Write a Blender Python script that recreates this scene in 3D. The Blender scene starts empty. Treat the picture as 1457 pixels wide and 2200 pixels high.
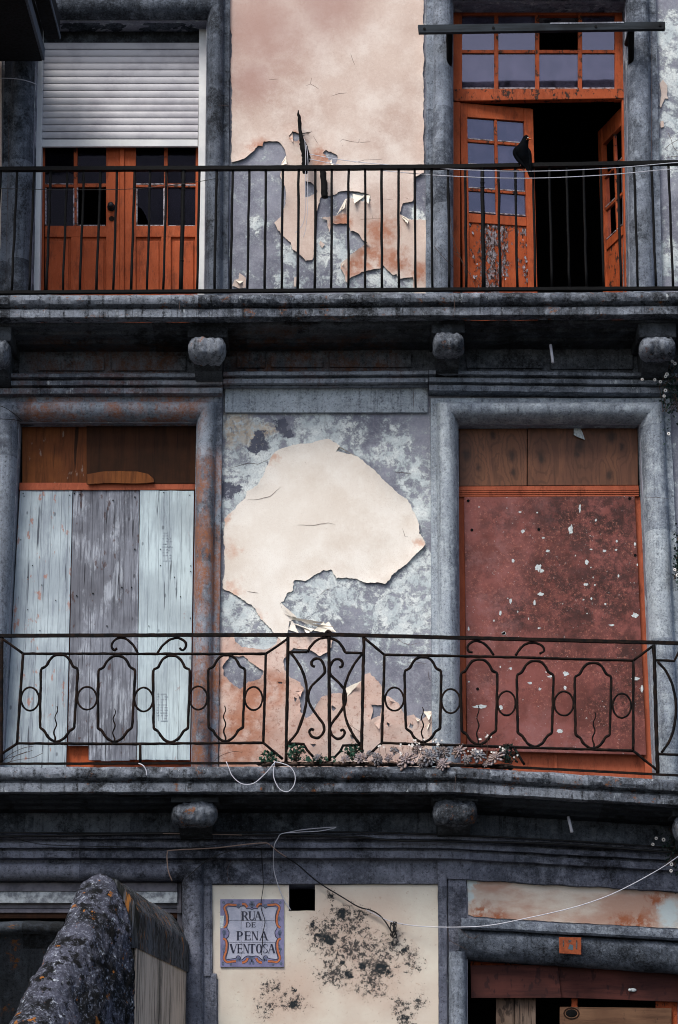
import bpy, bmesh, math, random
import numpy as np
from mathutils import Vector, noise as mnoise
from mathutils.geometry import delaunay_2d_cdt
random.seed(7)
SC = bpy.context.scene
SC.render.engine = 'CYCLES'
COL = SC.collection
R = math.radians

# ------------------------------------------------------------------ camera
FPX, IW, IH = 4770.0, 1457.0, 2200.0
CAM = Vector((0.0, -18.0, 1.6))
PITCH = R(15.1)
cd = bpy.data.cameras.new('camera')
cam = bpy.data.objects.new('camera', cd); COL.objects.link(cam)
cam.location = CAM
cam.rotation_euler = (R(90) + PITCH, 0, 0)
cd.sensor_fit = 'VERTICAL'; cd.sensor_height = 24.0
cd.lens = FPX / IH * 24.0
cd.clip_start = 0.1; cd.clip_end = 500
SC.cycles.filter_width = 1.05
SC.camera = cam

# ------------------------------------------------------------------ sky, sun, exposure
w = bpy.data.worlds.new('World'); SC.world = w; w.use_nodes = True
wn = w.node_tree
sky = wn.nodes.new('ShaderNodeTexSky'); sky.sky_type = 'NISHITA'; sky.sun_disc = False
sun_dir = Vector((-0.30, -0.52, 0.80)).normalized()
sky.sun_elevation = math.asin(sun_dir.z); sky.sun_rotation = math.atan2(sun_dir.x, sun_dir.y)
sky.air_density = 1.0; sky.dust_density = 4.0; sky.ozone_density = 1.5
bg = wn.nodes['Background']; bg.inputs['Strength'].default_value = 0.1
wn.links.new(sky.outputs[0], bg.inputs['Color'])
sl = bpy.data.lights.new('sun', 'SUN'); sl.energy = 1.5; sl.angle = R(22); sl.color = (1.0, 0.95, 0.89)
so = bpy.data.objects.new('sun', sl); COL.objects.link(so)
so.location = sun_dir * 30
so.rotation_euler = sun_dir.to_track_quat('Z', 'Y').to_euler()
SC.view_settings.view_transform = 'Standard'; SC.view_settings.look = 'None'
SC.view_settings.gamma = 1.0; SC.view_settings.use_curve_mapping = False
SC.view_settings.exposure = 0.95

# ------------------------------------------------------------------ helpers
def P(x, y, out=0.0):
    """the point of the plane `out` metres in front of the facade that is seen at photo pixel x, y"""
    u = (x - IW / 2) / FPX; v = (IH / 2 - y) / FPX
    dy = math.cos(PITCH) - v * math.sin(PITCH); dz = math.sin(PITCH) + v * math.cos(PITCH)
    t = (-out - CAM.y) / dy
    return Vector((CAM.x + u * t, -out, CAM.z + dz * t))
M_PX = 1 / 257.0                       # about one photo pixel in metres at the facade

def lin(h):
    h = h.lstrip('#'); c = [int(h[i:i + 2], 16) / 255 for i in (0, 2, 4)]
    return tuple((x / 12.92 if x <= .04045 else ((x + .055) / 1.055) ** 2.4) for x in c) + (1.0,)

def nz(p, s, seed=0.0):
    return mnoise.noise(Vector((p[0] * s + seed, p[1] * s - seed, p[2] * s + 2 * seed)))

def tag(o, label=None, cat=None, group=None, kind=None):
    if label: o['label'] = label
    if cat: o['category'] = cat
    if group: o['group'] = group
    if kind: o['kind'] = kind
    return o

def root_of(o):
    off = Vector((0, 0, 0))
    while o is not None:
        off += o.location; o = o.parent
    return off

def link(name, verts, faces, mat, parent=None, smooth=False, origin=None, mats=None, fmat=None):
    me = bpy.data.meshes.new(name)
    off = root_of(parent) if parent is not None else Vector((0, 0, 0))
    if origin is not None: off = off + (origin - off)
    elif parent is None and verts:
        xs = [v[0] for v in verts]; ys = [v[1] for v in verts]; zs = [v[2] for v in verts]
        off = Vector(((min(xs) + max(xs)) / 2, (min(ys) + max(ys)) / 2, min(zs)))
    me.from_pydata([tuple(Vector(v) - off) for v in verts], [], faces)
    me.update()
    for m in (mats or [mat]): me.materials.append(m)
    if fmat: me.polygons.foreach_set('material_index', fmat)
    if smooth: me.polygons.foreach_set('use_smooth', [True] * len(me.polygons))
    o = bpy.data.objects.new(name, me); COL.objects.link(o)
    if parent is not None:
        o.parent = parent
        if origin is not None: o.location = off - root_of(parent)
    else: o.location = off
    return o

def thing(name, label, cat, loc, group=None):
    o = bpy.data.objects.new(name, None); COL.objects.link(o); o.location = loc
    o.empty_display_size = 0.1
    return tag(o, label, cat, group)

class MB:
    def __init__(s): s.v = []; s.f = []; s.m = []
    def add(s, vs, fs, mi=0):
        b = len(s.v); s.v += [Vector(v) for v in vs]; s.f += [tuple(i + b for i in f) for f in fs]; s.m += [mi] * len(fs)
        return s
    def build(s, name, mat, parent=None, smooth=False, **k):
        return link(name, s.v, s.f, mat, parent, smooth, **k)
    def hexa(s, a, bev=0.0):
        """a: 4 front points (tl, tr, br, bl), then 4 back points"""
        fs = [(0, 3, 2, 1), (4, 5, 6, 7), (0, 1, 5, 4), (1, 2, 6, 5), (2, 3, 7, 6), (3, 0, 4, 7)]
        if bev <= 0: return s.add(a, fs)
        bm = bmesh.new(); vs = [bm.verts.new(p) for p in a]
        for f in fs: bm.faces.new([vs[i] for i in f])
        bm.normal_update()
        bmesh.ops.bevel(bm, geom=list(bm.edges), offset=bev, segments=2, affect='EDGES', profile=0.6)
        bm.verts.index_update()
        s.add([v.co.copy() for v in bm.verts], [[v.index for v in f.verts] for f in bm.faces]); bm.free()
        return s
    def pquad(s, q, out, thick, bev=0.0):
        """q: four photo pixels tl, tr, br, bl on the plane `out`, carried back by thick"""
        a = [P(x, y, out) for x, y in q]
        return s.hexa(a + [p + Vector((0, thick, 0)) for p in a], bev)
    def prect(s, x0, y0, x1, y1, out, thick, bev=0.0):
        return s.pquad([(x0, y0), (x1, y0), (x1, y1), (x0, y1)], out, thick, bev)
    def tube(s, pts, rad, sides=8, closed=False, wob=0.0, seed=0.0, flat=1.0):
        pts = [Vector(p) for p in pts]; n = len(pts)
        vs = []; up = None
        for i, p in enumerate(pts):
            a = pts[(i - 1) % n] if (closed or i) else p
            b = pts[(i + 1) % n] if (closed or i < n - 1) else p
            t = (b - a)
            t = t.normalized() if t.length > 1e-9 else Vector((0, 0, 1))
            if up is None:
                up = Vector((0, -1, 0)) if abs(t.y) < .9 else Vector((1, 0, 0))
            up = (up - t * up.dot(t))
            up = up.normalized() if up.length > 1e-6 else t.orthogonal().normalized()
            sd = t.cross(up)
            r = rad[i] if isinstance(rad, (list, tuple)) else rad
            for k in range(sides):
                q = 2 * math.pi * k / sides
                rr = r * (1 + wob * nz((p.x + .02 * math.cos(q), p.y + .02 * math.sin(q), p.z), 38, seed))
                vs.append(p + (up * math.cos(q) * flat + sd * math.sin(q)) * rr)
        fs = []
        for i in range(n if closed else n - 1):
            j = (i + 1) % n
            for k in range(sides):
                k2 = (k + 1) % sides
                fs.append((i * sides + k, i * sides + k2, j * sides + k2, j * sides + k))
        if not closed:
            fs.append(tuple(range(sides - 1, -1, -1))); fs.append(tuple((n - 1) * sides + k for k in range(sides)))
        return s.add(vs, fs)
    def ball(s, c, rx, ry, rz, nu=14, nv=9, e=1.0, wob=0.0, sc=6, seed=0.0):
        def sp(a): return math.copysign(abs(a) ** e, a)
        vs = []; fs = []
        for j in range(nv + 1):
            th = math.pi * j / nv
            for i in range(nu):
                ph = 2 * math.pi * i / nu
                d = Vector((sp(math.cos(ph)) * sp(math.sin(th)), sp(math.sin(ph)) * sp(math.sin(th)), sp(math.cos(th))))
                k = 1 + wob * (nz(c + d * .2, sc, seed) + .5 * nz(c + d * .2, sc * 3, seed))
                vs.append(c + Vector((d.x * rx, d.y * ry, d.z * rz)) * k)
        for j in range(nv):
            for i in range(nu):
                i2 = (i + 1) % nu
                fs.append((j * nu + i, (j + 1) * nu + i, (j + 1) * nu + i2, j * nu + i2))
        return s.add(vs, fs)

def catmull(pts, n=6, closed=False):
    """smooth curve through tuples of any length"""
    out = []; m = len(pts)
    for i in range(m if closed else m - 1):
        if closed: p0, p1, p2, p3 = (pts[(i + k - 1) % m] for k in range(4))
        else:
            p1, p2 = pts[i], pts[i + 1]
            p0 = pts[i - 1] if i else tuple(2 * a - b for a, b in zip(p1, p2))
            p3 = pts[i + 2] if i + 2 < m else tuple(2 * b - a for a, b in zip(p1, p2))
        for k in range(n):
            t = k / n
            out.append(tuple(.5 * (2 * b + (c - a) * t + (2 * a - 5 * b + 4 * c - d) * t * t + (3 * b - a - 3 * c + d) * t ** 3)
                             for a, b, c, d in zip(p0, p1, p2, p3)))
    if not closed: out.append(tuple(pts[-1]))
    return out

def resample(path, step):
    out = [path[0]]
    for a, b in zip(path, path[1:]):
        L = math.dist(a, b); k = max(1, int(L / step))
        for i in range(1, k + 1): out.append(tuple(p + (q - p) * i / k for p, q in zip(a, b)))
    return out

def sub_profile(prof, step):
    out = [prof[0]]
    for a, b in zip(prof, prof[1:]):
        k = max(1, int(math.dist(a, b) / step))
        for i in range(1, k + 1): out.append((a[0] + (b[0] - a[0]) * i / k, a[1] + (b[1] - a[1]) * i / k))
    return out

def rough(p, amt, s1=5.0, s2=24.0, seed=0.0):
    return amt * (nz(p, s1, seed) + .55 * nz(p, s2, seed + 3) + .3 * nz(p, s2 * 2.6, seed + 7))

def hsweep(name, path, ref_out, prof, mat, parent, amt=0.006, step=9, seed=0.0, smooth=True, pstep=0.03, x_joint=None):
    """moulding that runs along the facade: path in photo pixels on the plane ref_out, profile in (out, dz) metres"""
    prof = sub_profile(prof, pstep); m = len(prof)
    pp = resample(path, step); vs = []; fs = []
    for x, y in pp:
        b = P(x, y, ref_out)
        for o, dz in prof:
            q = Vector((b.x, -o, b.z + dz))
            e = rough(q, amt, seed=seed); e2 = rough(q, amt, seed=seed + 11)
            q.y -= e; q.z += e2 * .8
            vs.append(q)
    n = len(pp)
    for i in range(n - 1):
        for k in range(m - 1):
            fs.append((i * m + k, i * m + k + 1, (i + 1) * m + k + 1, (i + 1) * m + k))
    o = link(name, vs, fs, mat, parent, smooth)
    sharp(o, 38)
    return o

def sharp(o, ang):
    me = o.data
    bm = bmesh.new(); bm.from_mesh(me)
    for e in bm.edges:
        if len(e.link_faces) == 2 and e.calc_face_angle(0) > R(ang): e.smooth = False
    bm.to_mesh(me); bm.free()

def surround(name, quad, prof, mat, parent, amt=0.005, seed=0.0, sides='LTR', ksc=(1, 1, 1)):
    """moulded stone frame mitred round an opening; quad tl, tr, br, bl in pixels; profile (s outward, out)"""
    tl, tr, br, bl = [P(x, y, 0) for x, y in quad]
    prof = sub_profile(prof, 0.025); m = len(prof)
    kl, kt, kr = ksc
    def at(s, corner):
        if corner == 'bl': return Vector((bl.x - s * kl, 0, bl.z))
        if corner == 'tl': return Vector((tl.x - s * kl, 0, tl.z + s * kt))
        if corner == 'tr': return Vector((tr.x + s * kr, 0, tr.z + s * kt))
        return Vector((br.x + s * kr, 0, br.z))
    chain = []
    if 'L' in sides: chain += ['bl', 'tl']
    if 'T' in sides: chain += [c for c in ('tl', 'tr') if c not in chain]
    if 'R' in sides: chain += [c for c in ('tr', 'br') if c not in chain]
    rows = []
    for a, b in zip(chain, chain[1:]):
        L = (at(0, b) - at(0, a)).length; k = max(2, int(L / .035))
        for i in range(k + (1 if b == chain[-1] else 0)):
            row = []
            for s, o in prof:
                q = at(s, a).lerp(at(s, b), i / k); q.y = -o
                e = rough(q, amt, seed=seed)
                q.y -= e; q.x += rough(q, amt * .8, seed=seed + 5); q.z += rough(q, amt * .5, seed=seed + 9)
                row.append(q)
            rows.append(row)
    vs = [q for r in rows for q in r]; fs = []
    for i in range(len(rows) - 1):
        for k in range(m - 1): fs.append((i * m + k, (i + 1) * m + k, (i + 1) * m + k + 1, i * m + k + 1))
    o = link(name, vs, fs, mat, parent, True); sharp(o, 40)
    return o

def jag(pts, amp, step=9.0, seed=0):
    """tear an outline: resample it and push the points about"""
    rnd = random.Random(seed); out = []
    n = len(pts)
    for i in range(n):
        a, b = pts[i], pts[(i + 1) % n]
        L = math.dist(a, b); k = max(1, int(L / step))
        nx, ny = (-(b[1] - a[1]) / (L + 1e-6), (b[0] - a[0]) / (L + 1e-6))
        for j in range(k):
            t = j / k; x = a[0] + (b[0] - a[0]) * t; y = a[1] + (b[1] - a[1]) * t
            d = amp * (mnoise.noise(Vector((x * .035, y * .035, seed))) + .6 * mnoise.noise(Vector((x * .11, y * .11, seed + 5))) + .4 * mnoise.noise(Vector((x * .31, y * .31, seed + 9)))) + rnd.uniform(-.15, .15) * amp
            out.append((x + nx * d, y + ny * d))
    return out

def inside(px, py, poly):
    q = np.asarray(poly); x0, y0 = q[:, 0], q[:, 1]; x1, y1 = np.roll(x0, -1), np.roll(y0, -1)
    c = np.zeros(len(px), bool)
    for i in range(len(q)):
        cond = ((y0[i] > py) != (y1[i] > py))
        with np.errstate(divide='ignore', invalid='ignore'):
            xi = (x1[i] - x0[i]) * (py - y0[i]) / (y1[i] - y0[i]) + x0[i]
        c ^= cond & (px < xi)
    return c

def sheet(name, outline, out, mat, parent, holes=(), amp=0.0, grid=0, thick=0.004, lift=0.0, reach=14.0, seed=0, bumpy=0.0, edge_step=9.0, smooth=True, lift_fn=None):
    """a skin of plaster on the wall: triangulated outline with holes, real thickness, edges that stand off the wall"""
    rings = [jag(outline, amp, edge_step, seed) if amp else list(outline)] + [jag(h, amp, edge_step, seed + 1 + i) if amp else list(h) for i, h in enumerate(holes)]
    pts = []; edges = []
    for r in rings:
        b = len(pts); pts += r; edges += [(b + i, b + (i + 1) % len(r)) for i in range(len(r))]
    nb = len(pts)
    if grid:
        xs = [p[0] for p in rings[0]]; ys = [p[1] for p in rings[0]]
        gx, gy = np.meshgrid(np.arange(min(xs), max(xs), grid), np.arange(min(ys), max(ys), grid))
        gx = gx.ravel() + np.random.RandomState(seed).uniform(-.3, .3, gx.size) * grid
        gy = gy.ravel() + np.random.RandomState(seed + 9).uniform(-.3, .3, gy.size) * grid
        ok = inside(gx, gy, rings[0])
        for h in rings[1:]: ok &= ~inside(gx, gy, h)
        pts += list(zip(gx[ok].tolist(), gy[ok].tolist()))
    vs2, es2, fs2, ov, oe, of = delaunay_2d_cdt([Vector(p) for p in pts], edges, [], 0, 1e-4)
    V = np.array([(v.x, v.y) for v in vs2])
    F = np.array([f[:] for f in fs2 if len(f) == 3])
    cx = V[F].mean(axis=1)
    ok = inside(cx[:, 0], cx[:, 1], rings[0])
    for h in rings[1:]: ok &= ~inside(cx[:, 0], cx[:, 1], h)
    F = F[ok]
    # distance to the torn edges
    D = np.full(len(V), 1e9)
    for r in rings:
        A = np.asarray(r); B = np.roll(A, -1, axis=0)
        for a, b in zip(A, B):
            d = b - a; L = (d * d).sum() + 1e-9
            t = np.clip(((V - a) @ d) / L, 0, 1)
            D = np.minimum(D, np.hypot(*(V - (a + t[:, None] * d)).T))
    vs = []
    for (x, y), d in zip(V, D):
        n1 = mnoise.noise(Vector((x * .02, y * .02, seed * 1.7)))
        l = lift * math.exp(-d / reach) * max(0.05, .55 + 1.1 * n1)
        if lift_fn: l += lift_fn(x, y, d)
        bb = bumpy * (nz((x, y, 0), .03, seed) + .5 * nz((x, y, 0), .1, seed) + .35 * nz((x, y, 0), .3, seed)) if bumpy else 0
        p = P(x, y, out); p.y -= l + bb + (thick if thick < .1 else 0)
        vs.append(p)
    # skirts on the boundary edges
    cnt = {}
    for f in F:
        for i in range(3):
            k = tuple(sorted((int(f[i]), int(f[(i + 1) % 3])))); cnt.setdefault(k, []).append((int(f[i]), int(f[(i + 1) % 3])))
    faces = [tuple(int(i) for i in f)[::-1] for f in F]
    back = {}
    for k, l in cnt.items():
        if len(l) == 1:
            a, b = l[0]
            for i in (a, b):
                if i not in back:
                    back[i] = len(vs); vs.append(vs[i] + Vector((0, thick, 0)))
            faces.append((a, b, back[b], back[a]))
    # orientation: front faces look to -y
    f0 = faces[0]; nrm = (vs[f0[1]] - vs[f0[0]]).cross(vs[f0[2]] - vs[f0[0]])
    if nrm.y > 0: faces = [f[::-1] for f in faces]
    o = link(name, vs, faces, mat, parent, smooth)
    if smooth: sharp(o, 50)
    return o

# ------------------------------------------------------------------ materials
class NT:
    def __init__(s, name):
        s.m = bpy.data.materials.new(name); s.m.use_nodes = True
        s.t = s.m.node_tree; s.b = s.t.nodes['Principled BSDF']
        s.g = s.t.nodes.new('ShaderNodeNewGeometry')
    def new(s, t): return s.t.nodes.new(t)
    def L(s, a, b): s.t.links.new(a, b)
    def put(s, sock, v):
        if isinstance(v, bpy.types.NodeSocket): s.L(v, sock)
        elif isinstance(v, str): sock.default_value = lin(v)
        else: sock.default_value = v
    def pos(s, sc=(1, 1, 1), off=(0, 0, 0)):
        n = s.new('ShaderNodeMapping'); n.inputs['Scale'].default_value = sc; n.inputs['Location'].default_value = off
        s.L(s.g.outputs['Position'], n.inputs['Vector']); return n.outputs[0]
    def noise(s, scale, detail=5, rough=.6, sc=(1, 1, 1), off=(0, 0, 0), dist=0.0, lac=2.0):
        n = s.new('ShaderNodeTexNoise'); n.inputs['Scale'].default_value = scale; n.inputs['Detail'].default_value = detail
        n.inputs['Roughness'].default_value = rough; n.inputs['Distortion'].default_value = dist; n.inputs['Lacunarity'].default_value = lac
        s.L(s.pos(sc, off), n.inputs['Vector']); return n.outputs['Fac']
    def voro(s, scale, sc=(1, 1, 1), off=(0, 0, 0), feature='F1', rnd=1.0):
        n = s.new('ShaderNodeTexVoronoi'); n.feature = feature; n.inputs['Scale'].default_value = scale; n.inputs['Randomness'].default_value = rnd
        s.L(s.pos(sc, off), n.inputs['Vector']); return n.outputs['Distance']
    def wave(s, scale, dist, sc=(1, 1, 1), off=(0, 0, 0), ddet=3, dsc=1.0):
        n = s.new('ShaderNodeTexWave'); n.bands_direction = 'X'; n.inputs['Scale'].default_value = scale
        n.inputs['Distortion'].default_value = dist; n.inputs['Detail'].default_value = ddet; n.inputs['Detail Scale'].default_value = dsc
        s.L(s.pos(sc, off), n.inputs['Vector']); return n.outputs['Fac']
    def rng(s, v, a, b, c=0.0, d=1.0, smooth=True):
        n = s.new('ShaderNodeMapRange'); n.interpolation_type = 'SMOOTHSTEP' if smooth else 'LINEAR'
        n.inputs['From Min'].default_value = a; n.inputs['From Max'].default_value = b
        n.inputs['To Min'].default_value = c; n.inputs['To Max'].default_value = d
        s.put(n.inputs['Value'], v); return n.outputs['Result']
    def mth(s, op, a, b=0.0, clamp=False):
        n = s.new('ShaderNodeMath'); n.operation = op; n.use_clamp = clamp
        s.put(n.inputs[0], a); s.put(n.inputs[1], b); return n.outputs[0]
    def mix(s, f, a, b, mode='MIX'):
        n = s.new('ShaderNodeMix'); n.data_type = 'RGBA'; n.blend_type = mode
        s.put(n.inputs['Factor'], f); s.put(n.inputs['A'], a); s.put(n.inputs['B'], b); return n.outputs['Result']
    def blobs(s, pts, soft=0.5, sc=(1, 1, 1), warp=.22):
        """wear that sits at certain places: 1 inside the given balls (world point, radius), fading outwards"""
        acc = None; ps = s.pos(sc)
        if warp:                                     # ragged outlines
            for wsc, k in ((7.0, 1.0), (28.0, .45)):
                wn_ = s.new('ShaderNodeTexNoise'); wn_.inputs['Scale'].default_value = wsc; wn_.inputs['Detail'].default_value = 5; wn_.inputs['Roughness'].default_value = .65
                s.L(s.g.outputs['Position'], wn_.inputs['Vector'])
                sb = s.new('ShaderNodeVectorMath'); sb.operation = 'SUBTRACT'; s.L(wn_.outputs['Color'], sb.inputs[0]); sb.inputs[1].default_value = (.5, .5, .5)
                ml = s.new('ShaderNodeVectorMath'); ml.operation = 'SCALE'; s.L(sb.outputs[0], ml.inputs[0]); ml.inputs['Scale'].default_value = warp * k
                ad = s.new('ShaderNodeVectorMath'); ad.operation = 'ADD'; s.L(ps, ad.inputs[0]); s.L(ml.outputs[0], ad.inputs[1]); ps = ad.outputs[0]
        for p, r in pts:
            n = s.new('ShaderNodeVectorMath'); n.operation = 'DISTANCE'
            s.L(ps, n.inputs[0]); n.inputs[1].default_value = (p[0] * sc[0], p[1] * sc[1], p[2] * sc[2])
            v = s.rng(n.outputs['Value'], r * (1 + soft), r * (1 - soft))
            acc = v if acc is None else s.mth('MAXIMUM', acc, v)
        return acc
    def bump(s, h, strength=.4, dist=.01, prev=None):
        n = s.new('ShaderNodeBump'); n.inputs['Strength'].default_value = strength; n.inputs['Distance'].default_value = dist
        s.put(n.inputs['Height'], h)
        if prev is not None: s.L(prev, n.inputs['Normal'])
        return n.outputs[0]
    def done(s, col, rough=.85, bump=None, metal=0.0, spec=0.3):
        s.put(s.b.inputs['Base Color'], col); s.put(s.b.inputs['Roughness'], rough); s.put(s.b.inputs['Metallic'], metal)
        s.put(s.b.inputs['Specular IOR Level'], spec)
        if bump is not None: s.L(bump, s.b.inputs['Normal'])
        return s.m

def stone_mat(name, dark, mid, light, soot, soot_amt=.5, off=(0, 0, 0), streak=.5, ochre=None, bstr=.5, speck=.35, lichen=None, drip=0):
    n = NT(name)
    big = n.noise(1.6, 6, .62, off=off); med = n.noise(9, 8, .72, off=off); fine = n.noise(48, 6, .8, off=off); grain = n.noise(130, 3, .8, off=off)
    col = n.mix(n.rng(big, .36, .66), dark, mid)
    sn = n.new('ShaderNodeVectorMath'); sn.operation = 'SNAP'; n.L(n.pos((1, 0, 1), (off[0] * .13, 0, off[2] * .17)), sn.inputs[0]); sn.inputs[1].default_value = (.78, 1, .92)
    wnz = n.new('ShaderNodeTexWhiteNoise'); n.L(sn.outputs[0], wnz.inputs['Vector'])
    col = n.mix(n.rng(wnz.outputs['Value'], .35, .9, 0, .5, False), col, light)          # every block weathers in its own tone
    col = n.mix(n.rng(wnz.outputs['Value'], .3, .0, 0, .45, False), col, soot)
    col = n.mix(n.mth('MULTIPLY', n.rng(med, .44, .70), .7), col, light)
    col = n.mix(n.mth('MULTIPLY', n.rng(fine, .54, .66), speck), col, light)
    col = n.mix(n.mth('MULTIPLY', n.rng(grain, .56, .70), speck * 1.1), col, light)
    col = n.mix(n.mth('MULTIPLY', n.rng(fine, .47, .36), .65), col, soot)
    col = n.mix(n.mth('MULTIPLY', n.rng(grain, .44, .32), .5), col, soot)
    st = n.noise(9, 8, .76, sc=(2.2, 2.2, .13), off=off)
    sm = n.mth('MULTIPLY', n.rng(st, .48, .64), streak)
    bs = n.mth('MULTIPLY', n.rng(n.noise(2.6, 8, .74, off=(off[0] + 4, 0, 2)), .50, .62), soot_amt)
    sm = n.mth('MULTIPLY', n.mth('MAXIMUM', sm, bs), n.rng(fine, .62, .42, .45, 1.0))
    col = n.mix(sm, col, soot)  # soot, deepened so that deep shade is carried in the colour
    if ochre:
        pts, c, amt = ochre
        k = n.mth('MULTIPLY', n.blobs(pts, .45), n.rng(n.noise(7, 8, .75, sc=(1, 1, .5)), .40, .58))
        k = n.mth('MULTIPLY', k, n.rng(fine, .62, .40, .4, 1.0))
        col = n.mix(n.mth('MULTIPLY', k, amt), col, c)
    if lichen:
        k = n.mth('MULTIPLY', n.rng(n.noise(6, 6, .7, off=(9, 3, 1)), .58, .64), n.rng(n.noise(30, 5, .75), .46, .56))
        col = n.mix(n.mth('MULTIPLY', k, .85), col, lichen)
    if drip:
        k = n.mth('MULTIPLY', n.rng(n.noise(30, 5, .7, sc=(1, 1, .18), off=(5, 5, 5)), .60, .66), n.rng(n.noise(2.0, 3, .6, off=(3, 1, 7)), .44, .56))
        col = n.mix(n.mth('MULTIPLY', k, drip), col, '#c2cbd0')
    h = n.mth('ADD', n.mth('MULTIPLY', med, .5), n.mth('ADD', n.mth('MULTIPLY', fine, .6), n.mth('MULTIPLY', grain, .25)))
    b = n.bump(h, min(1, bstr * 1.5), .022)
    return n.done(col, .9, b, spec=.2)

def B(lst): return [(P(x, y, 0), r * M_PX) for x, y, r in lst]

MAT = {}
MAT['stone'] = stone_mat('grey_granite', '#4a515c', '#717a89', '#a3aebb', '#171b21', .7)
MAT['stone_pale'] = stone_mat('pale_granite', '#6a7380', '#929dab', '#c6d2da', '#2b313a', .4, off=(5, 2, 1), streak=.5, speck=.5)
MAT['stone_left'] = stone_mat('dark_streaked_granite', '#343a43', '#535b67', '#7b8491', '#0e1216', .85, off=(1, 7, 3), streak=.7)  # darker granite with heavier dark streaks
MAT['stone_ochre'] = stone_mat('granite_with_ochre_stain', '#535965', '#788190', '#9da8b4', '#1a1e24', .6, off=(2, 3, 8),
    ochre=(B([(440, y, 75) for y in range(1050, 1650, 45)] + [(462, y, 40) for y in range(1300, 1650, 60)] + [(250, 890, 60), (330, 893, 55), (390, 885, 60), (90, 885, 50), (170, 895, 45)]), '#8f5f45', 1.0))
MAT['stone_slab'] = stone_mat('blackened_granite', '#262a30', '#505763', '#9aa3b0', '#060708', .9, off=(3, 1, 6), streak=.95, bstr=.7, lichen='#7a4a22', drip=.5)
MAT['stone_cornice'] = stone_mat('cornice_granite', '#474e59', '#717a88', '#a6b0bc', '#0f1216', .65, off=(8, 1, 2), streak=.6,
    ochre=(B([(60, 815, 60), (250, 880, 90), (480, 815, 60), (690, 810, 50), (380, 880, 60), (20, 860, 60), (860, 800, 40)]), '#7a4c38', .6), drip=.7)
MAT['stone_ground'] = stone_mat('damp_granite', '#3d424d', '#636878', '#9298a8', '#0e1115', .8, off=(4, 9, 2), streak=.4, bstr=.7)
MAT['soffit'] = stone_mat('sooty_shaded_plaster', '#1b1e21', '#383c41', '#5f666e', '#060708', .85, off=(6, 4, 4), streak=.3, speck=.15,  # soot, with the shade under the slab put into the colour
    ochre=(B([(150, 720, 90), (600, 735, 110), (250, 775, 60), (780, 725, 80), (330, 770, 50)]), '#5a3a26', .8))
MAT['soffit_low'] = stone_mat('sooty_shaded_plaster_lower', '#16191c', '#2b3036', '#4c545e', '#050607', .9, off=(2, 4, 9), streak=.3, speck=.2,  # darker lower copy: soot plus slab shade in the colour
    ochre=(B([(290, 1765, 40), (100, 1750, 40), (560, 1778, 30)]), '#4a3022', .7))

def wall_mat():
    n = NT('limewashed_grey_render')
    big = n.noise(2.2, 8, .68); fine = n.noise(60, 5, .8); med = n.noise(8, 12, .78, dist=.2); grain = n.noise(140, 3, .8)
    grey = n.mix(n.rng(big, .38, .62), '#656876', '#888b98')
    grey = n.mix(n.mth('MULTIPLY', n.rng(fine, .5, .66), .4), grey, '#b0b0b6')
    grey = n.mix(n.mth('MULTIPLY', n.rng(grain, .46, .34), .4), grey, '#55555f')
    place = n.blobs(B([(560, 1010, 110), (520, 930, 60), (700, 930, 70), (840, 960, 45), (890, 1010, 40), (905, 1090, 40), (490, 1100, 40),
                       (650, 1285, 65), (720, 1270, 55), (900, 1230, 60), (520, 1320, 60), (850, 1330, 70), (560, 1375, 60), (905, 1300, 40),
                       (725, 545, 42), (735, 595, 38), (830, 595, 40), (880, 605, 35), (550, 480, 18), (620, 545, 25), (700, 530, 25),
                       (780, 425, 25), (900, 470, 22), (620, 600, 25),
                       (1440, 80, 60), (1450, 180, 50), (1435, 260, 30), (1450, 330, 45), (1445, 560, 40)]), .9)
    k = n.mth('ADD', n.mth('MULTIPLY', place, .15), med)
    thin = n.rng(k, .46, .70); thick = n.rng(k, .56, .635)
    wc = n.mix(n.rng(n.noise(5, 6, .7, off=(3, 3, 3)), .4, .65), '#b4c0c4', '#d9e0df')
    col = n.mix(n.mth('MULTIPLY', thin, .7), grey, '#aab3b9')
    col = n.mix(n.mth('MULTIPLY', thick, n.rng(fine, .40, .52, .35, 1.0)), col, wc)
    cream = n.mth('MULTIPLY', n.blobs(B([(510, 920, 34), (545, 935, 26), (575, 925, 14)]), .6), n.rng(n.noise(20, 8, .78), .42, .54))
    col = n.mix(n.mth('MULTIPLY', cream, .8), col, '#c3b096')
    pit = n.rng(n.noise(45, 7, .8, off=(1, 1, 1)), .37, .31)
    col = n.mix(n.mth('MULTIPLY', pit, .8), col, '#34343b')
    chip = n.mth('MULTIPLY', n.blobs(B([(560, 945, 22), (545, 965, 14), (600, 915, 16), (620, 930, 12), (488, 1055, 20), (512, 1045, 10)]), .15), n.rng(n.noise(24, 7, .75, off=(2, 0, 5)), .40, .44))
    col = n.mix(chip, col, '#565a68')
    h = n.mth('ADD', n.mth('MULTIPLY', thick, .6), n.mth('ADD', n.mth('MULTIPLY', fine, .5), n.mth('SUBTRACT', n.mth('MULTIPLY', med, .4), n.mth('MULTIPLY', chip, .6))))
    return n.done(col, .9, n.bump(h, .6, .008), spec=.2)
MAT['wall'] = wall_mat()

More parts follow.
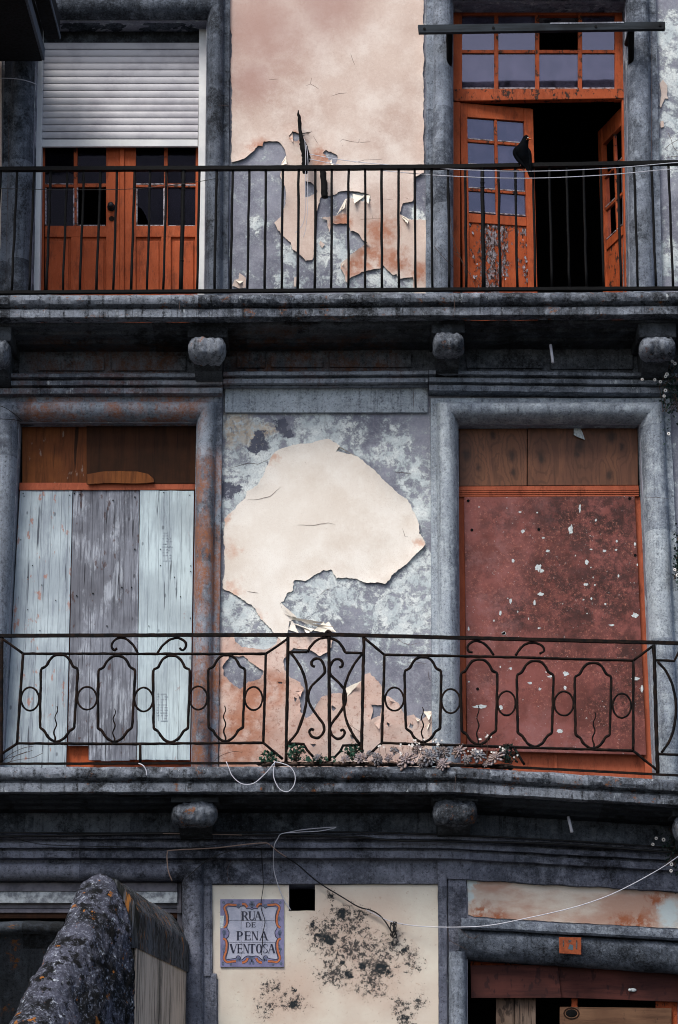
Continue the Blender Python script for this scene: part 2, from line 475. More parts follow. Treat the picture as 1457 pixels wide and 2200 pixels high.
def peach_mat(name, c0, c1, c2, orange=None, rough_amt=.25, bscale=50, gritty=0.0, top_tint=None):
    n = NT(name)
    big = n.noise(1.3, 4, .5, off=(7, 0, 3)); med = n.noise(6, 5, .6); fine = n.noise(bscale, 5, .7)
    col = n.mix(n.rng(big, .35, .65), c0, c1)
    col = n.mix(n.mth('MULTIPLY', n.rng(n.noise(2.6, 7, .7, off=(2, 9, 4)), .40, .72), .75), col, c2)
    col = n.mix(n.mth('MULTIPLY', n.rng(fine, .46, .70), .22), col, c2)
    if orange:
        pts, c = orange
        col = n.mix(n.mth('MULTIPLY', n.blobs(B(pts), .7), n.rng(n.noise(8, 5, .6, off=(3, 1, 1)), .32, .55)), col, c)
    if top_tint:
        pts, c = top_tint
        col = n.mix(n.mth('MULTIPLY', n.blobs(B(pts), .9), .7), col, c)
    if gritty:
        g = n.rng(n.noise(30, 7, .75, off=(4, 4, 4)), .52, .64)
        col = n.mix(n.mth('MULTIPLY', g, gritty), col, '#8a5a4a')
    grain = n.noise(120, 4, .8)
    col = n.mix(n.mth('MULTIPLY', n.rng(grain, .46, .36), .22), col, '#86665a')
    pit = n.rng(n.noise(24, 7, .8, off=(8, 1, 3)), .345, .31)
    col = n.mix(n.mth('MULTIPLY', pit, .5), col, '#7a5f55')
    h = n.mth('ADD', n.mth('MULTIPLY', fine, .5), n.mth('MULTIPLY', med, .5))
    return n.done(col, .85, n.bump(h, rough_amt, .008), spec=.2)
MAT['peach_up'] = peach_mat('peach_render', '#b9a499', '#cab9ae', '#dfd7cf',
    orange=([(820, 500, 30), (800, 555, 40), (760, 575, 26), (850, 560, 26), (905, 590, 26), (735, 475, 20), (560, 330, 30), (690, 340, 22), (640, 300, 16)], '#a87660'),
    top_tint=([(560, 60, 120), (700, 10, 90), (540, 170, 60)], '#9d7a72'))  # darker, duller patches towards the top left
MAT['peach_mid'] = peach_mat('pale_peach_render', '#d0c7bc', '#dad4cb', '#e9e7e1',  # paler than the render above and below it
    orange=([(488, 1180, 20), (480, 1120, 14), (907, 1168, 12), (500, 1262, 18), (545, 1335, 20), (585, 985, 12)], '#c9ab9a'))
MAT['peach_low'] = peach_mat('rough_peach_render', '#c0a296', '#cbb4a9', '#d9cec6', rough_amt=1.0, bscale=26, gritty=.6,
    orange=([(520, 1560, 60), (500, 1620, 60), (590, 1480, 30), (540, 1500, 40), (480, 1480, 26)], '#ad7c66'))
MAT['paper'] = peach_mat('curled_render_back', '#d8cfc0', '#e2dccf', '#ebe7dc')

def cream_mat():
    n = NT('mouldy_cream_paint')
    big = n.noise(1.5, 5, .55, off=(2, 2, 2)); fine = n.noise(50, 4, .7)
    col = n.mix(n.rng(big, .36, .64), '#c2b9ad', '#cfcdc1')
    col = n.mix(n.mth('MULTIPLY', n.blobs(B([(770, 2020, 90), (800, 2090, 80), (620, 2140, 80)]), .8), .6), col, '#b3998a')
    area = n.blobs(B([(700, 2015, 42), (735, 1972, 26), (770, 1965, 22), (750, 2040, 40), (800, 2060, 55), (815, 2085, 30), (840, 2030, 28), (870, 2045, 24), (630, 2155, 26),
                      (585, 2120, 22), (575, 2165, 22), (885, 2070, 22), (860, 2160, 22), (900, 2150, 18), (800, 2110, 32), (720, 2090, 36), (715, 1925, 10), (760, 1990, 30), (870, 2190, 20)]), .95)
    col = n.mix(n.mth('MULTIPLY', n.mth('MULTIPLY', area, n.rng(n.noise(12, 7, .75, off=(3, 3, 9)), .38, .62)), .55), col, '#a58f83')
    m1 = n.noise(34, 10, .82, dist=.5)
    spots = n.rng(n.mth('ADD', n.mth('MULTIPLY', area, .165), m1), .63, .66)
    core = n.mth('MULTIPLY', n.blobs(B([(700, 2017, 12), (820, 2083, 16), (781, 2078, 9), (738, 2068, 6), (629, 2158, 9), (632, 2128, 6), (845, 2025, 8), (870, 2043, 7), (685, 2012, 8), (873, 2185, 9), (712, 2022, 9), (750, 2095, 9), (734, 1964, 9), (715, 1922, 5), (671, 1988, 8)]), .25, warp=.13),
                 n.rng(n.noise(40, 8, .8, off=(6, 0, 0)), .36, .44))
    s_ = n.mth('MAXIMUM', n.mth('MULTIPLY', spots, .92), core)
    col = n.mix(s_, col, '#20262a')
    edge = n.mth('MULTIPLY', n.rng(n.noise(22, 6, .75, off=(1, 8, 1)), .60, .66), .5)
    col = n.mix(edge, col, '#a58d7c')
    return n.done(col, .85, n.bump(n.mth('ADD', n.mth('MULTIPLY', fine, .5), n.mth('MULTIPLY', s_, -.4)), .45, .006), spec=.2)
MAT['cream'] = cream_mat()
def cream2():
    n = NT('rust_stained_cream_paint')
    big = n.noise(2.4, 5, .6, sc=(.6, 1, 1.3)); fine = n.noise(60, 4, .7)
    col = n.mix(n.rng(big, .4, .62), '#a98b7c', '#c4bcb1')
    col = n.mix(n.mth('MULTIPLY', n.blobs(B([(1415, 1935, 20), (1380, 1985, 26), (1340, 1988, 22), (1040, 1975, 26), (1070, 1980, 20)]), .7), n.rng(n.noise(14, 6, .7), .4, .55)), col, '#93583c')
    col = n.mix(n.blobs(B([(1440, 1965, 26), (1008, 1900, 12), (1006, 1930, 14)]), .5), col, '#b9c6c8')
    return n.done(col, .85, n.bump(fine, .3, .006), spec=.2)
MAT['cream_rust'] = cream2()

def paint_mat(name, c, worn, wood, wear=.5, rough=.7, off=(0, 0, 0), sharpk=.03):
    n = NT(name)
    big = n.noise(3, 6, .65, off=off); fine = n.noise(40, 6, .75, sc=(1, 1, .25), off=off); grain = n.noise(110, 4, .8, sc=(1, 1, .3), off=off)
    col = n.mix(n.rng(big, .35, .65), c, worn)
    col = n.mix(n.mth('MULTIPLY', n.rng(fine, .50, .68), .35), col, '#b9694a')
    col = n.mix(n.mth('MULTIPLY', n.rng(n.noise(12, 7, .75, sc=(1, 1, .3), off=off), .50, .66), .55), col, '#4d2212')
    col = n.mix(n.mth('MULTIPLY', n.rng(grain, .42, .34), .4), col, '#3c1a0e')
    flake = n.rng(n.noise(14, 9, .78, sc=(1.3, 1.3, .8), off=off), 1 - wear, 1 - wear + sharpk)
    col = n.mix(flake, col, wood)
    h = n.mth('SUBTRACT', n.mth('MULTIPLY', fine, .4), n.mth('MULTIPLY', flake, .6))
    return n.done(col, rough, n.bump(h, .5, .005), spec=.22)
MAT['orange'] = paint_mat('orange_door_paint', '#a54f2a', '#93421f', '#4a352b', wear=.34)
MAT['orange_worn'] = paint_mat('flaking_orange_paint', '#a04c28', '#8a3d1c', '#2a1e19', wear=.46, off=(3, 0, 0))
def flaking():
    n = NT('badly_flaked_orange_paint')
    big = n.noise(3, 6, .65); fine = n.noise(40, 6, .75, sc=(1, 1, .25))
    col = n.mix(n.rng(big, .35, .65), '#a04c28', '#8a3d1c')
    col = n.mix(n.mth('MULTIPLY', n.rng(fine, .50, .68), .35), col, '#b9694a')
    pts = [(1052, y, 13) for y in range(480, 640, 20)] + [(1083, y, 11) for y in range(470, 600, 22)] + [(1128, 488, 14), (1136, 520, 12), (1132, 560, 11), (1138, 590, 11), (998, 480, 10), (997, 540, 7), (1110, 540, 6)]
    k = n.mth('ADD', n.mth('MULTIPLY', n.blobs([(P(x, y, -.24), r * M_PX * 2.2) for x, y, r in pts], .9, warp=.1), .24), n.noise(20, 9, .8, sc=(1.4, 1.4, .7)))
    fl_ = n.rng(k, .68, .70)
    wood = n.mix(n.rng(n.noise(26, 6, .8, sc=(1.3, 1, .6), off=(3, 3, 3)), .44, .56), '#2a1a14', '#8b868d')
    col = n.mix(fl_, col, wood)
    rim = n.mth('MULTIPLY', n.rng(k, .655, .68), n.rng(k, .705, .68)); col = n.mix(n.mth('MULTIPLY', rim, .6), col, '#3a1a0d')
    return n.done(col, .75, n.bump(n.mth('SUBTRACT', n.mth('MULTIPLY', fine, .3), n.mth('MULTIPLY', fl_, .9)), .8, .008), spec=.2)
MAT['orange_flaking'] = flaking()
MAT['orange_rail'] = paint_mat('faded_orange_paint', '#a2553a', '#8f4830', '#43281e', wear=.34, off=(6, 1, 0))
MAT['bare_wood'] = paint_mat('flaked_wood_and_primer', '#5a4640', '#7b7076', '#a6a3ad', wear=.5, rough=.9, off=(1, 1, 7))

def wood_mat(name, base, alt, grain, crack, sc=10.0, off=(0, 0, 0), spots=None, knots=True, wash=None, axis='Z'):
    n = NT(name)
    lo = (1, 1, .06) if axis == 'Z' else (.06, 1, 1)
    st = (1, 1, .035) if axis == 'Z' else (.02, 1, 1)
    g = n.noise(sc * 6, 6, .7, sc=lo, off=off, dist=.15); g2 = n.noise(sc * 1.4, 5, .6, sc=(lo[0], 1, lo[2]) , off=(off[0] + 3, 1, off[2]))
    big = n.noise(2.3, 4, .55, off=off)
    col = n.mix(n.rng(big, .36, .64), base, alt)
    col = n.mix(n.mth('MULTIPLY', n.rng(g, .46, .68), .6), col, grain)
    dirt = n.noise(6, 8, .78, sc=(1.6, 1, .16) if axis == 'Z' else (.16, 1, 1.6), off=(off[0] + 2, 3, off[2]))
    col = n.mix(n.mth('MULTIPLY', n.rng(dirt, .48, .66), .6), col, grain)
    col = n.mix(n.mth('MULTIPLY', n.rng(dirt, .60, .72), .55), col, crack)
    if wash:
        k = n.mth('MULTIPLY', n.rng(n.noise(7, 6, .68, sc=(1, 1, .45), off=off), .48, .60), n.rng(g, .60, .40))
        col = n.mix(n.mth('MULTIPLY', k, .75), col, wash)
    cr = n.noise(sc * 4.2, 3, .6, sc=st, off=(off[0] + 1, 0, off[2]))
    ck = n.rng(cr, .64, .69)
    col = n.mix(n.mth('MULTIPLY', ck, .85), col, crack)
    if knots:
        v = n.voro(5.0, sc=(1.6, .3, .8), off=(off[0], 0, off[2]))
        kn = n.rng(v, .10, .05)
        col = n.mix(n.mth('MULTIPLY', kn, .6), col, crack)
    if spots:
        c, lo_, hi_ = spots
        k = n.mth('MULTIPLY', n.rng(n.noise(11, 4, .6, sc=(1.6, 1, .7), off=(off[0] + 8, 0, 0)), lo_, hi_), .75)
        col = n.mix(k, col, c)
    h = n.mth('SUBTRACT', n.mth('MULTIPLY', g, .6), n.mth('MULTIPLY', ck, .8))
    return n.done(col, .85, n.bump(h, .5, .004), spec=.2)
MAT['plank_white'] = wood_mat('whitewashed_plank', '#98a5ae', '#b4c3ca', '#767f8c', '#393d47', spots=('#a0705e', .62, .68))
MAT['plank_pale'] = wood_mat('pale_grey_plank', '#a3b2b9', '#bcced4', '#84909b', '#42474f', off=(3, 0, 5), spots=('#9a8b8c', .67, .72))
MAT['plank_grey'] = wood_mat('bare_weathered_plank', '#63666f', '#7d828d', '#41434b', '#1d1d22', off=(9, 0, 1), wash='#aab2bd', spots=('#4a3733', .62, .68))
MAT['ply_brown'] = wood_mat('water_stained_plywood', '#5b331c', '#744523', '#331c10', '#191009', sc=5, off=(2, 0, 2), knots=False, spots=('#83776f', .62, .72))
MAT['ply_dark'] = wood_mat('dark_hardboard', '#28170c', '#392011', '#1b0f08', '#0f0906', sc=4, off=(5, 0, 9), knots=False)
MAT['veneer_plain'] = wood_mat('wood_grain_laminate', '#60402c', '#6f4a33', '#3f2819', '#24150d', sc=4.5, off=(1, 0, 8))
def veneer():
    n = NT('wood_grain_laminate')
    kn = [(1001, 978, 7), (1100, 980, 8), (1060, 934, 6), (1162, 987, 6), (1246, 957, 9), (1240, 975, 6), (1307, 1020, 7), (1313, 938, 9), (1028, 1005, 5), (1104, 1015, 6), (1335, 960, 5)]
    kp = lambda f: [(P(x, y, -.112), r * f * M_PX) for x, y, r in kn]
    k = n.blobs(kp(1), .7, sc=(1, 1, .6), warp=.05)
    k2 = n.blobs(kp(3.0), .8, sc=(1, 1, .45), warp=.05)
    ps = n.noise(3.0, 3, .5, sc=(1, 1, .18))
    ph = n.mth('ADD', n.mth('MULTIPLY', ps, 26.0), n.mth('MULTIPLY', k2, 5.0))
    g = n.mth('SINE', n.mth('MULTIPLY', ph, 3.0))
    fine = n.noise(70, 6, .75, sc=(1, 1, .05))
    col = n.mix(n.rng(n.noise(4, 5, .6, sc=(1, 1, .25)), .38, .62), '#5d3a29', '#734a33')
    col = n.mix(n.rng(g, .2, 1.0, 0, .45), col, '#3f2718')
    col = n.mix(n.mth('MULTIPLY', n.rng(fine, .5, .66), .5), col, '#3a2416')
    col = n.mix(n.mth('MULTIPLY', k2, .3), col, '#35200f')
    col = n.mix(n.mth('MULTIPLY', k, .8), col, '#1f120b')
    return n.done(col, .55, n.bump(fine, .2, .003), spec=.3)
MAT['veneer'] = veneer()
MAT['ply_red'] = wood_mat('red_brown_board', '#3b201d', '#4d2a25', '#281516', '#100a0b', sc=3, off=(7, 0, 1), knots=False, axis='X', spots=('#241517', .58, .64))
MAT['pine'] = wood_mat('old_pine_board', '#5b4232', '#6f5440', '#3d2a1f', '#1c120d', sc=4, off=(4, 0, 4), axis='X', spots=('#2b211d', .60, .68))
MAT['plank_old'] = wood_mat('blackened_plank', '#57463a', '#6a5c52', '#2e2521', '#120f0e', sc=6, off=(1, 0, 3), spots=('#1b1614', .52, .60))
MAT['beam'] = wood_mat('tarred_beam', '#12161a', '#2b3239', '#090b0d', '#030404', sc=5, off=(1, 0, 6), axis='X', knots=False)

def red_panel_mat():
    n = NT('scraped_red_board')
    big = n.noise(2.6, 6, .62, off=(2, 0, 1)); med = n.noise(13, 7, .72); fine = n.noise(75, 4, .75)
    col = n.mix(n.rng(big, .40, .60), '#7a4540', '#61332d')
    dk = n.mth('MULTIPLY', n.rng(n.noise(9, 10, .78), .40, .56), n.blobs(B([(1300, 1120, 120), (1310, 1250, 110), (1230, 1290, 90), (1200, 1100, 70), (1340, 1500, 70), (1120, 1310, 60), (1180, 1230, 60), (1350, 1400, 60), (1080, 1110, 40)]), .9))
    col = n.mix(n.mth('MULTIPLY', dk, .9), col, '#220f0d')
    col = n.mix(n.mth('MULTIPLY', n.rng(n.noise(5, 9, .78, off=(7, 7, 1)), .50, .66), .65), col, '#351815')
    sc_ = n.mth('MULTIPLY', n.rng(n.noise(40, 8, .82, off=(4, 0, 2)), .53, .62), n.rng(n.noise(4, 4, .6, off=(0, 0, 5)), .40, .56))
    col = n.mix(n.mth('MULTIPLY', sc_, .75), col, '#ad7060')
    lf_ = n.mth('MULTIPLY', n.blobs(B([(1040, 1180, 70), (1050, 1320, 70), (1030, 1480, 60), (1120, 1080, 50), (1150, 1580, 60), (1230, 1600, 50)]), .9), n.rng(n.noise(5, 7, .75, off=(1, 2, 3)), .40, .62))
    col = n.mix(n.mth('MULTIPLY', lf_, .55), col, '#8c6464')
    wsp = n.mth('MULTIPLY', n.rng(n.noise(44, 6, .78, off=(9, 0, 9)), .645, .67), n.rng(n.noise(3.2, 4, .6, off=(5, 0, 0)), .42, .56))
    col = n.mix(wsp, col, '#c4c9cc')
    sr = n.mth('MULTIPLY', n.rng(n.noise(20, 5, .75, sc=(.12, 1, 1), off=(1, 0, 0)), .66, .70), .7)
    col = n.mix(sr, col, '#b88a7c')
    return n.done(col, n.rng(med, .3, .7, .45, .75), n.bump(n.mth('ADD', fine, med), .2, .003), spec=.3)
MAT['red_panel'] = red_panel_mat()
def flat(name, c, rough=.7, metal=0.0, spec=.3, var=None, vs=8, bstr=.0):
    n = NT(name)
    col = n.mix(n.rng(n.noise(vs, 5, .65), .38, .64), c, var or c)
    return n.done(col, rough, n.bump(n.noise(vs * 6, 4, .7), bstr, .003) if bstr else None, metal, spec)
MAT['chip'] = flat('bare_white_primer', '#c3ccce', .8, var='#9fa7ab', vs=60)
MAT['iron'] = flat('black_wrought_iron', '#030406', .7, .0, .12, var='#07090b', vs=40, bstr=.5)
MAT['iron_rust'] = flat('rusty_black_iron', '#030406', .75, .0, .12, var='#1d120c', vs=22, bstr=.7)
MAT['charred'] = flat('charred_timber', '#030405', .8, spec=.12, var='#08090b', vs=20, bstr=.8)
MAT['alu'] = flat('grey_white_shutter_slats', '#b4b5bb', .5, .0, .4, var='#9e9ea6', vs=3)
MAT['alu_rail'] = flat('white_painted_rail', '#d6dadb', .45, .0, .5, var='#c0c4c8', vs=2)
MAT['frame_grey'] = flat('dirty_white_frame', '#b4bdc2', .6, var='#6a7078', vs=14)
MAT['frame_mauve'] = flat('grey_mauve_frame', '#6b6a74', .6, var='#4c4c55', vs=9)
MAT['dark_room'] = flat('near_black_room_plaster', '#17171a', .95, var='#0f0f11')  # near-black colour stands in for the darkness of the rooms
MAT['wire_white'] = flat('pale_cable', '#b6b9c4', .5)
MAT['wire_tan'] = flat('tan_cable', '#8a766c', .5)
MAT['wire_black'] = flat('black_cable', '#0c0e12', .5)
MAT['plaque'] = flat('orange_enamel', '#83401f', .6, var='#6f3318', vs=30)
MAT['plaque_mark'] = flat('worn_plaque_numeral', '#3a2a22', .7, var='#4a4d52', vs=60)
MAT['plaque_bare'] = flat('bare_plaque_metal', '#41525c', .6)
MAT['tile'] = flat('pale_blue_glazed_tile', '#a2a6b8', .25, spec=.5, var='#9096a9', vs=10)
MAT['tile_edge'] = flat('violet_tile_border', '#75759a', .25, spec=.5, var='#636386', vs=14)
MAT['blue'] = flat('dark_blue_glaze', '#141a33', .3, spec=.5)
MAT['blue_mid'] = flat('blue_grey_glaze', '#39455f', .3, spec=.5, var='#566178', vs=50)
MAT['ochre_glaze'] = flat('orange_glaze', '#b5683a', .3, spec=.5, var='#9c5530', vs=40)
MAT['putty'] = flat('cracked_white_putty', '#a9a5ad', .8, var='#4b3a36', vs=30)
MAT['brass'] = flat('dark_door_knob', '#1d1f22', .4, .5)
MAT['street'] = flat('granite_setts', '#3a3a3a', .9, var='#2b2b2c', vs=3)
MAT['pigeon'] = flat('black_feathers', '#010204', .8, .0, .03, var='#03060a', vs=20)
MAT['pink'] = flat('pink_scaly_skin', '#b98478', .6)
MAT['eye'] = flat('orange_eye', '#a5501c', .3)
MAT['rosette'] = flat('dusty_mauve_succulent', '#837c82', .6, var='#8c776d', vs=26)
MAT['rosette2'] = flat('grey_green_succulent', '#6b6f78', .6, var='#7f7069', vs=26)
MAT['ivy'] = flat('dark_green_leaf', '#1f4034', .5, var='#335a48', vs=30)
MAT['moss_dark'] = flat('dark_moss_leaf', '#122420', .6, var='#1c342c', vs=30)
MAT['stem'] = flat('dry_stem', '#4a3b33', .8)
MAT['petal'] = flat('white_petal', '#d8d6d2', .6)
MAT['petal_heart'] = flat('dark_flower_heart', '#20222a', .7)
MAT['stamp'] = flat('faded_stamp_ink', '#98a5b0', .8)

def glass_mat(name='dusty_sky_tinted_glass', ior=1.9, d0=.03, d1=.36):
    n = NT(name)
    t = n.t; t.nodes.remove(n.b)
    lw = n.new('ShaderNodeFresnel'); lw.inputs['IOR'].default_value = ior
    gl = n.new('ShaderNodeBsdfGlossy'); gl.inputs['Roughness'].default_value = .06; gl.inputs['Color'].default_value = (.80, .78, .95, 1)
    b = n.bump(n.noise(3.0, 2, .5), .12, .02); n.L(b, gl.inputs['Normal'])
    tr = n.new('ShaderNodeBsdfTransparent'); tr.inputs['Color'].default_value = (.55, .56, .62, 1)
    df = n.new('ShaderNodeBsdfDiffuse'); df.inputs['Color'].default_value = lin('#6d6a86')  # dust film, with the violet of the reflected sky painted in
    m0 = n.new('ShaderNodeMixShader'); n.put(m0.inputs[0], n.rng(n.noise(4.5, 6, .7, sc=(1, 1, .7)), .35, .70, d0, d1)); n.L(tr.outputs[0], m0.inputs[1]); n.L(df.outputs[0], m0.inputs[2])
    m1 = n.new('ShaderNodeMixShader'); n.L(lw.outputs[0], m1.inputs[0]); n.L(m0.outputs[0], m1.inputs[1]); n.L(gl.outputs[0], m1.inputs[2])
    n.L(m1.outputs[0], t.nodes['Material Output'].inputs['Surface'])
    return n.m
MAT['glass'] = glass_mat()
MAT['glass_dark'] = glass_mat('shaded_window_glass', 1.16, .005, .03)  # dimmer copy: the dark reflections under the shutter are set in the shader

def parapet_mat():
    n = NT('lichened_stair_stone')
    big = n.noise(3.2, 6, .65); fine = n.noise(42, 5, .75)
    col = n.mix(n.rng(big, .40, .62), '#15171b', '#484a57')
    col = n.mix(n.mth('MULTIPLY', n.rng(fine, .5, .64), .7), col, '#878d9c')
    col = n.mix(n.rng(n.noise(13, 5, .7, off=(4, 4, 4)), .62, .68), col, '#aeb6c0')
    col = n.mix(n.rng(n.noise(9, 7, .75, off=(1, 7, 4)), .50, .57), col, '#08090b')
    col = n.mix(n.mth('MULTIPLY', n.rng(n.noise(9, 5, .65, off=(7, 2, 2)), .63, .66), .9), col, '#8f5a26')
    return n.done(col, .9, n.bump(n.mth('ADD', fine, n.noise(14, 5, .7)), .9, .02), spec=.2)
MAT['parapet'] = parapet_mat()
def streak_mat(name, base, dark, lo, hi, rust=None):
    n = NT(name)
    st = n.noise(38, 7, .75, sc=(1, 1, .05)); big = n.noise(2, 4, .6, sc=(1, 1, .4))
    col = n.mix(n.rng(n.mth('ADD', st, n.mth('MULTIPLY', n.mth('SUBTRACT', big, .5), .35)), lo, hi), base, dark)
    if rust: col = n.mix(n.mth('MULTIPLY', n.rng(n.noise(13, 5, .7, sc=(1, 1, .12), off=(3, 3, 0)), .58, .64), .8), col, rust)
    return n.done(col, .9, n.bump(n.noise(40, 5, .7, sc=(1, 1, .3)), .5, .008), spec=.2)
MAT['streaked_cream'] = streak_mat('algae_streaked_cream_render', '#c4b5a6', '#1d1e1b', .46, .62)
MAT['coping_side'] = streak_mat('algae_streaked_coping', '#54585e', '#0c0f0e', .40, .58, rust='#8a5a26')
MAT['canopy'] = streak_mat('streaky_black_slab', '#1c1f24', '#0b0c0e', .4, .6)  # near-black body colour with darker streaks
MAT['canopy_edge'] = streak_mat('grey_slab_edge', '#59626f', '#39404a', .45, .7)

# ================================================================== the setting
g = MB().add([(-60, -60, 0), (60, -60, 0), (60, 30, 0), (-60, 30, 0)], [(0, 1, 2, 3)]).build('street', MAT['street'])
tag(g, 'grey granite sett street below the old house', kind='structure')

house = thing('town_house', 'old three-storey town house with peeling peach walls, orange doors and two iron balconies', 'building', (0, 0, 0))
H = house
# openings, photo pixels on the wall plane: tl, tr, br, bl
UL = [(78, 45), (444, 45), (438, 705), (66, 705)]
UR = [(974, 4), (1343, 4), (1354, 700), (974, 700)]
ML = [(42, 908), (422, 908), (410, 1672), (4, 1672)]
MR = [(985, 912), (1374, 912), (1408, 1700), (990, 1676)]
GL = [(-330, 1893), (392, 1893), (392, 2800), (-330, 2800)]
GR = [(1005, 2056), (1462, 2074), (1462, 2800), (1005, 2800)]
HOLE = [(621, 1900), (677, 1900), (677, 1957), (621, 1957)]
wall = sheet('wall', [(-420, -420), (1850, -420), (1850, 2900), (-420, 2900)], 0, MAT['wall'], H, holes=[UL, UR, ML, MR, GL, GR, HOLE], thick=0.42, smooth=False)

# rooms behind the openings, their darkness put into the wall colour
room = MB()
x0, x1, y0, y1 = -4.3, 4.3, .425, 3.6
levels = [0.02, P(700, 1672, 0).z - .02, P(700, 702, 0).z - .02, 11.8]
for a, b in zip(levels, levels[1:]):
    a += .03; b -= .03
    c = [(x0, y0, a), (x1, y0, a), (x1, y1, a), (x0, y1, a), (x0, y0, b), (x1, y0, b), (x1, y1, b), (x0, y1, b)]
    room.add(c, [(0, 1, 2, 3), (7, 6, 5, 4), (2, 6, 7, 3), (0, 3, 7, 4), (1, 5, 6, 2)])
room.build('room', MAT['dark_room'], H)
# box behind the square hole in the ground floor wall
hb = MB(); q = [P(x, y, 0) for x, y in HOLE]

# ------------------------------------------------------------------ stone surrounds
SP = [(0, -.42), (0, -.04), (.006, .02), (.02, .07), (.045, .112), (.08, .134), (.11, .136), (.138, .124), (.158, .10), (.168, .06), (.176, .05), (.225, .048), (.23, -.01)]
SPL = [(0, -.42), (0, -.03), (.008, .03), (.026, .09), (.055, .14), (.09, .165), (.125, .166), (.155, .15), (.178, .115), (.19, .065), (.198, .052), (.245, .048), (.25, -.01)]
s1 = surround('door_surround', UL, SP, MAT['stone_left'], H, seed=1, amt=.0035, ksc=(1.2, 1.3, .92))
s2 = surround('door_surround', UR, SP, MAT['stone'], H, seed=2, amt=.0035, ksc=(1.05, 1, 1.22))
s3 = surround('door_surround', ML, SP, MAT['stone_ochre'], H, seed=3, amt=.0035, ksc=(1, .98, .98))
s4 = surround('door_surround', MR, SPL, MAT['stone_pale'], H, seed=4, amt=.004, ksc=(.95, .9, 1.05))
s5 = surround('door_surround', GL, [(0, -.42), (0, .05), (.02, .09), (.06, .12), (.10, .125), (.14, .11), (.17, .06), (.175, .04), (.235, .038), (.24, -.01)], MAT['stone_ground'], H, seed=5, sides='TR', ksc=(1, .8, 1))
tag(s1, 'dark streaked stone surround of the shuttered door'); tag(s3, 'stone door surround stained ochre down its right side')
tag(s4, 'pale speckled stone surround of the red boarded doorway')

# ------------------------------------------------------------------ cornices
CP = [(0, .0), (.155, 0), (.172, -.012), (.168, -.036), (.105, -.042), (.105, -.058), (.145, -.062), (.145, -.098), (.085, -.104), (.085, -.118), (.125, -.122), (.122, -.168), (.06, -.174), (0, -.18)]
CPc = CP[:9] + [(.10, -.112), (0, -.115)]
hsweep('cornice', [(-420, 803), (478, 801)], .16, CP, MAT['stone_cornice'], H, seed=1, amt=.004)
hsweep('cornice', [(480, 798), (920, 796)], .16, CPc, MAT['stone_cornice'], H, seed=2, amt=.004)
hsweep('cornice', [(922, 795), (1457, 801), (1850, 806)], .16, CP, MAT['stone_cornice'], H, seed=3, amt=.005)
CP2 = [(o, z * 1.12) for o, z in CP]
hsweep('cornice', [(-420, 1791), (940, 1791), (1457, 1818), (1850, 1838)], .16, CP2, MAT['stone_ground'], H, seed=4, amt=.005)
MB().prect(483, 826, 919, 886, .035, .05, .006).build('frieze_band', MAT['stone_pale'], H)
# ground floor bands
b = MB().prect(455, 1838, 943, 1899, .036, .05, .006).build('frieze_band', MAT['stone_ground'], H)
hsweep('stone_band', [(940, 1836), (1457, 1866), (1850, 1888)], .05, [(0, 0), (.052, -.002), (.06, -.05), (.062, -.13), (.055, -.185), (.0, -.19)], MAT['stone_ground'], H, seed=8, amt=.011, pstep=.02)
hsweep('stone_fillet', [(990, 1973), (1457, 1998), (1850, 2019)], .07, [(0, .0), (.125, -.002), (.135, -.02), (.135, -.07), (.12, -.085), (0, -.088)], MAT['stone'], H, seed=9, amt=.006)
hsweep('door_lintel', [(985, 1991), (1457, 2022), (1850, 2046)], .10, [(.03, .0), (.075, -.015), (.10, -.05), (.105, -.10), (.09, -.16), (.05, -.215), (.0, -.245), (-.3, -.25)], MAT['stone_left'], H, seed=10, amt=.004)
# upright frame strips of the ground floor
def vstrip(name, xt, xb, yt, yb, w, prof_out, mat, seed, rnd=False):
    prof = []
    k = 9 if rnd else 4
    for i in range(k + 1):
        t = i / k
        prof.append((t, prof_out * (math.sin(math.pi * min(1, max(0, t))) ** .45 if rnd else (0 if i in (0, k) else 1))))
    if not rnd: prof = [(0, 0), (.02, prof_out), (.5, prof_out), (.98, prof_out), (1, 0)]
    vs = []; fs = []; n = int((yb - yt) / 9) + 1
    for i in range(n + 1):
        t = i / n; x = xt + (xb - xt) * t; y = yt + (yb - yt) * t
        for s, o in prof:
            p = P(x + s * w, y, 0); p.y = -o - rough(p, .006, seed=seed); p.x += rough(p, .004, seed=seed + 4)
            vs.append(p)
    m = len(prof)
    for i in range(n):
        for k in range(m - 1): fs.append((i * m + k, (i + 1) * m + k, (i + 1) * m + k + 1, i * m + k + 1))
    # top closure
    b_ = len(vs); vs += [Vector((p.x, .0, p.z)) for p in vs[:m]]
    fs += [(k, k + 1, b_ + k + 1, b_ + k) for k in range(m - 1)]
    o = link(name, vs, fs, mat, H, True); sharp(o, 45); return o
vstrip('frame_strip', 941, 944, 1879, 2800, 18, .055, MAT['stone_ground'], 21)
vstrip('door_jamb', 961, 963, 1858, 2058, 40, .035, MAT['stone_ground'], 22)
vstrip('door_jamb', 962, 966, 2046, 2800, 41, .115, MAT['stone'], 23, True)
vstrip('frame_strip', 434, 434, 1884, 2098, 19, .05, MAT['stone_ground'], 24)
vstrip('frame_strip', 452, 456, 2092, 2800, 14, .044, MAT['stone_ground'], 25)

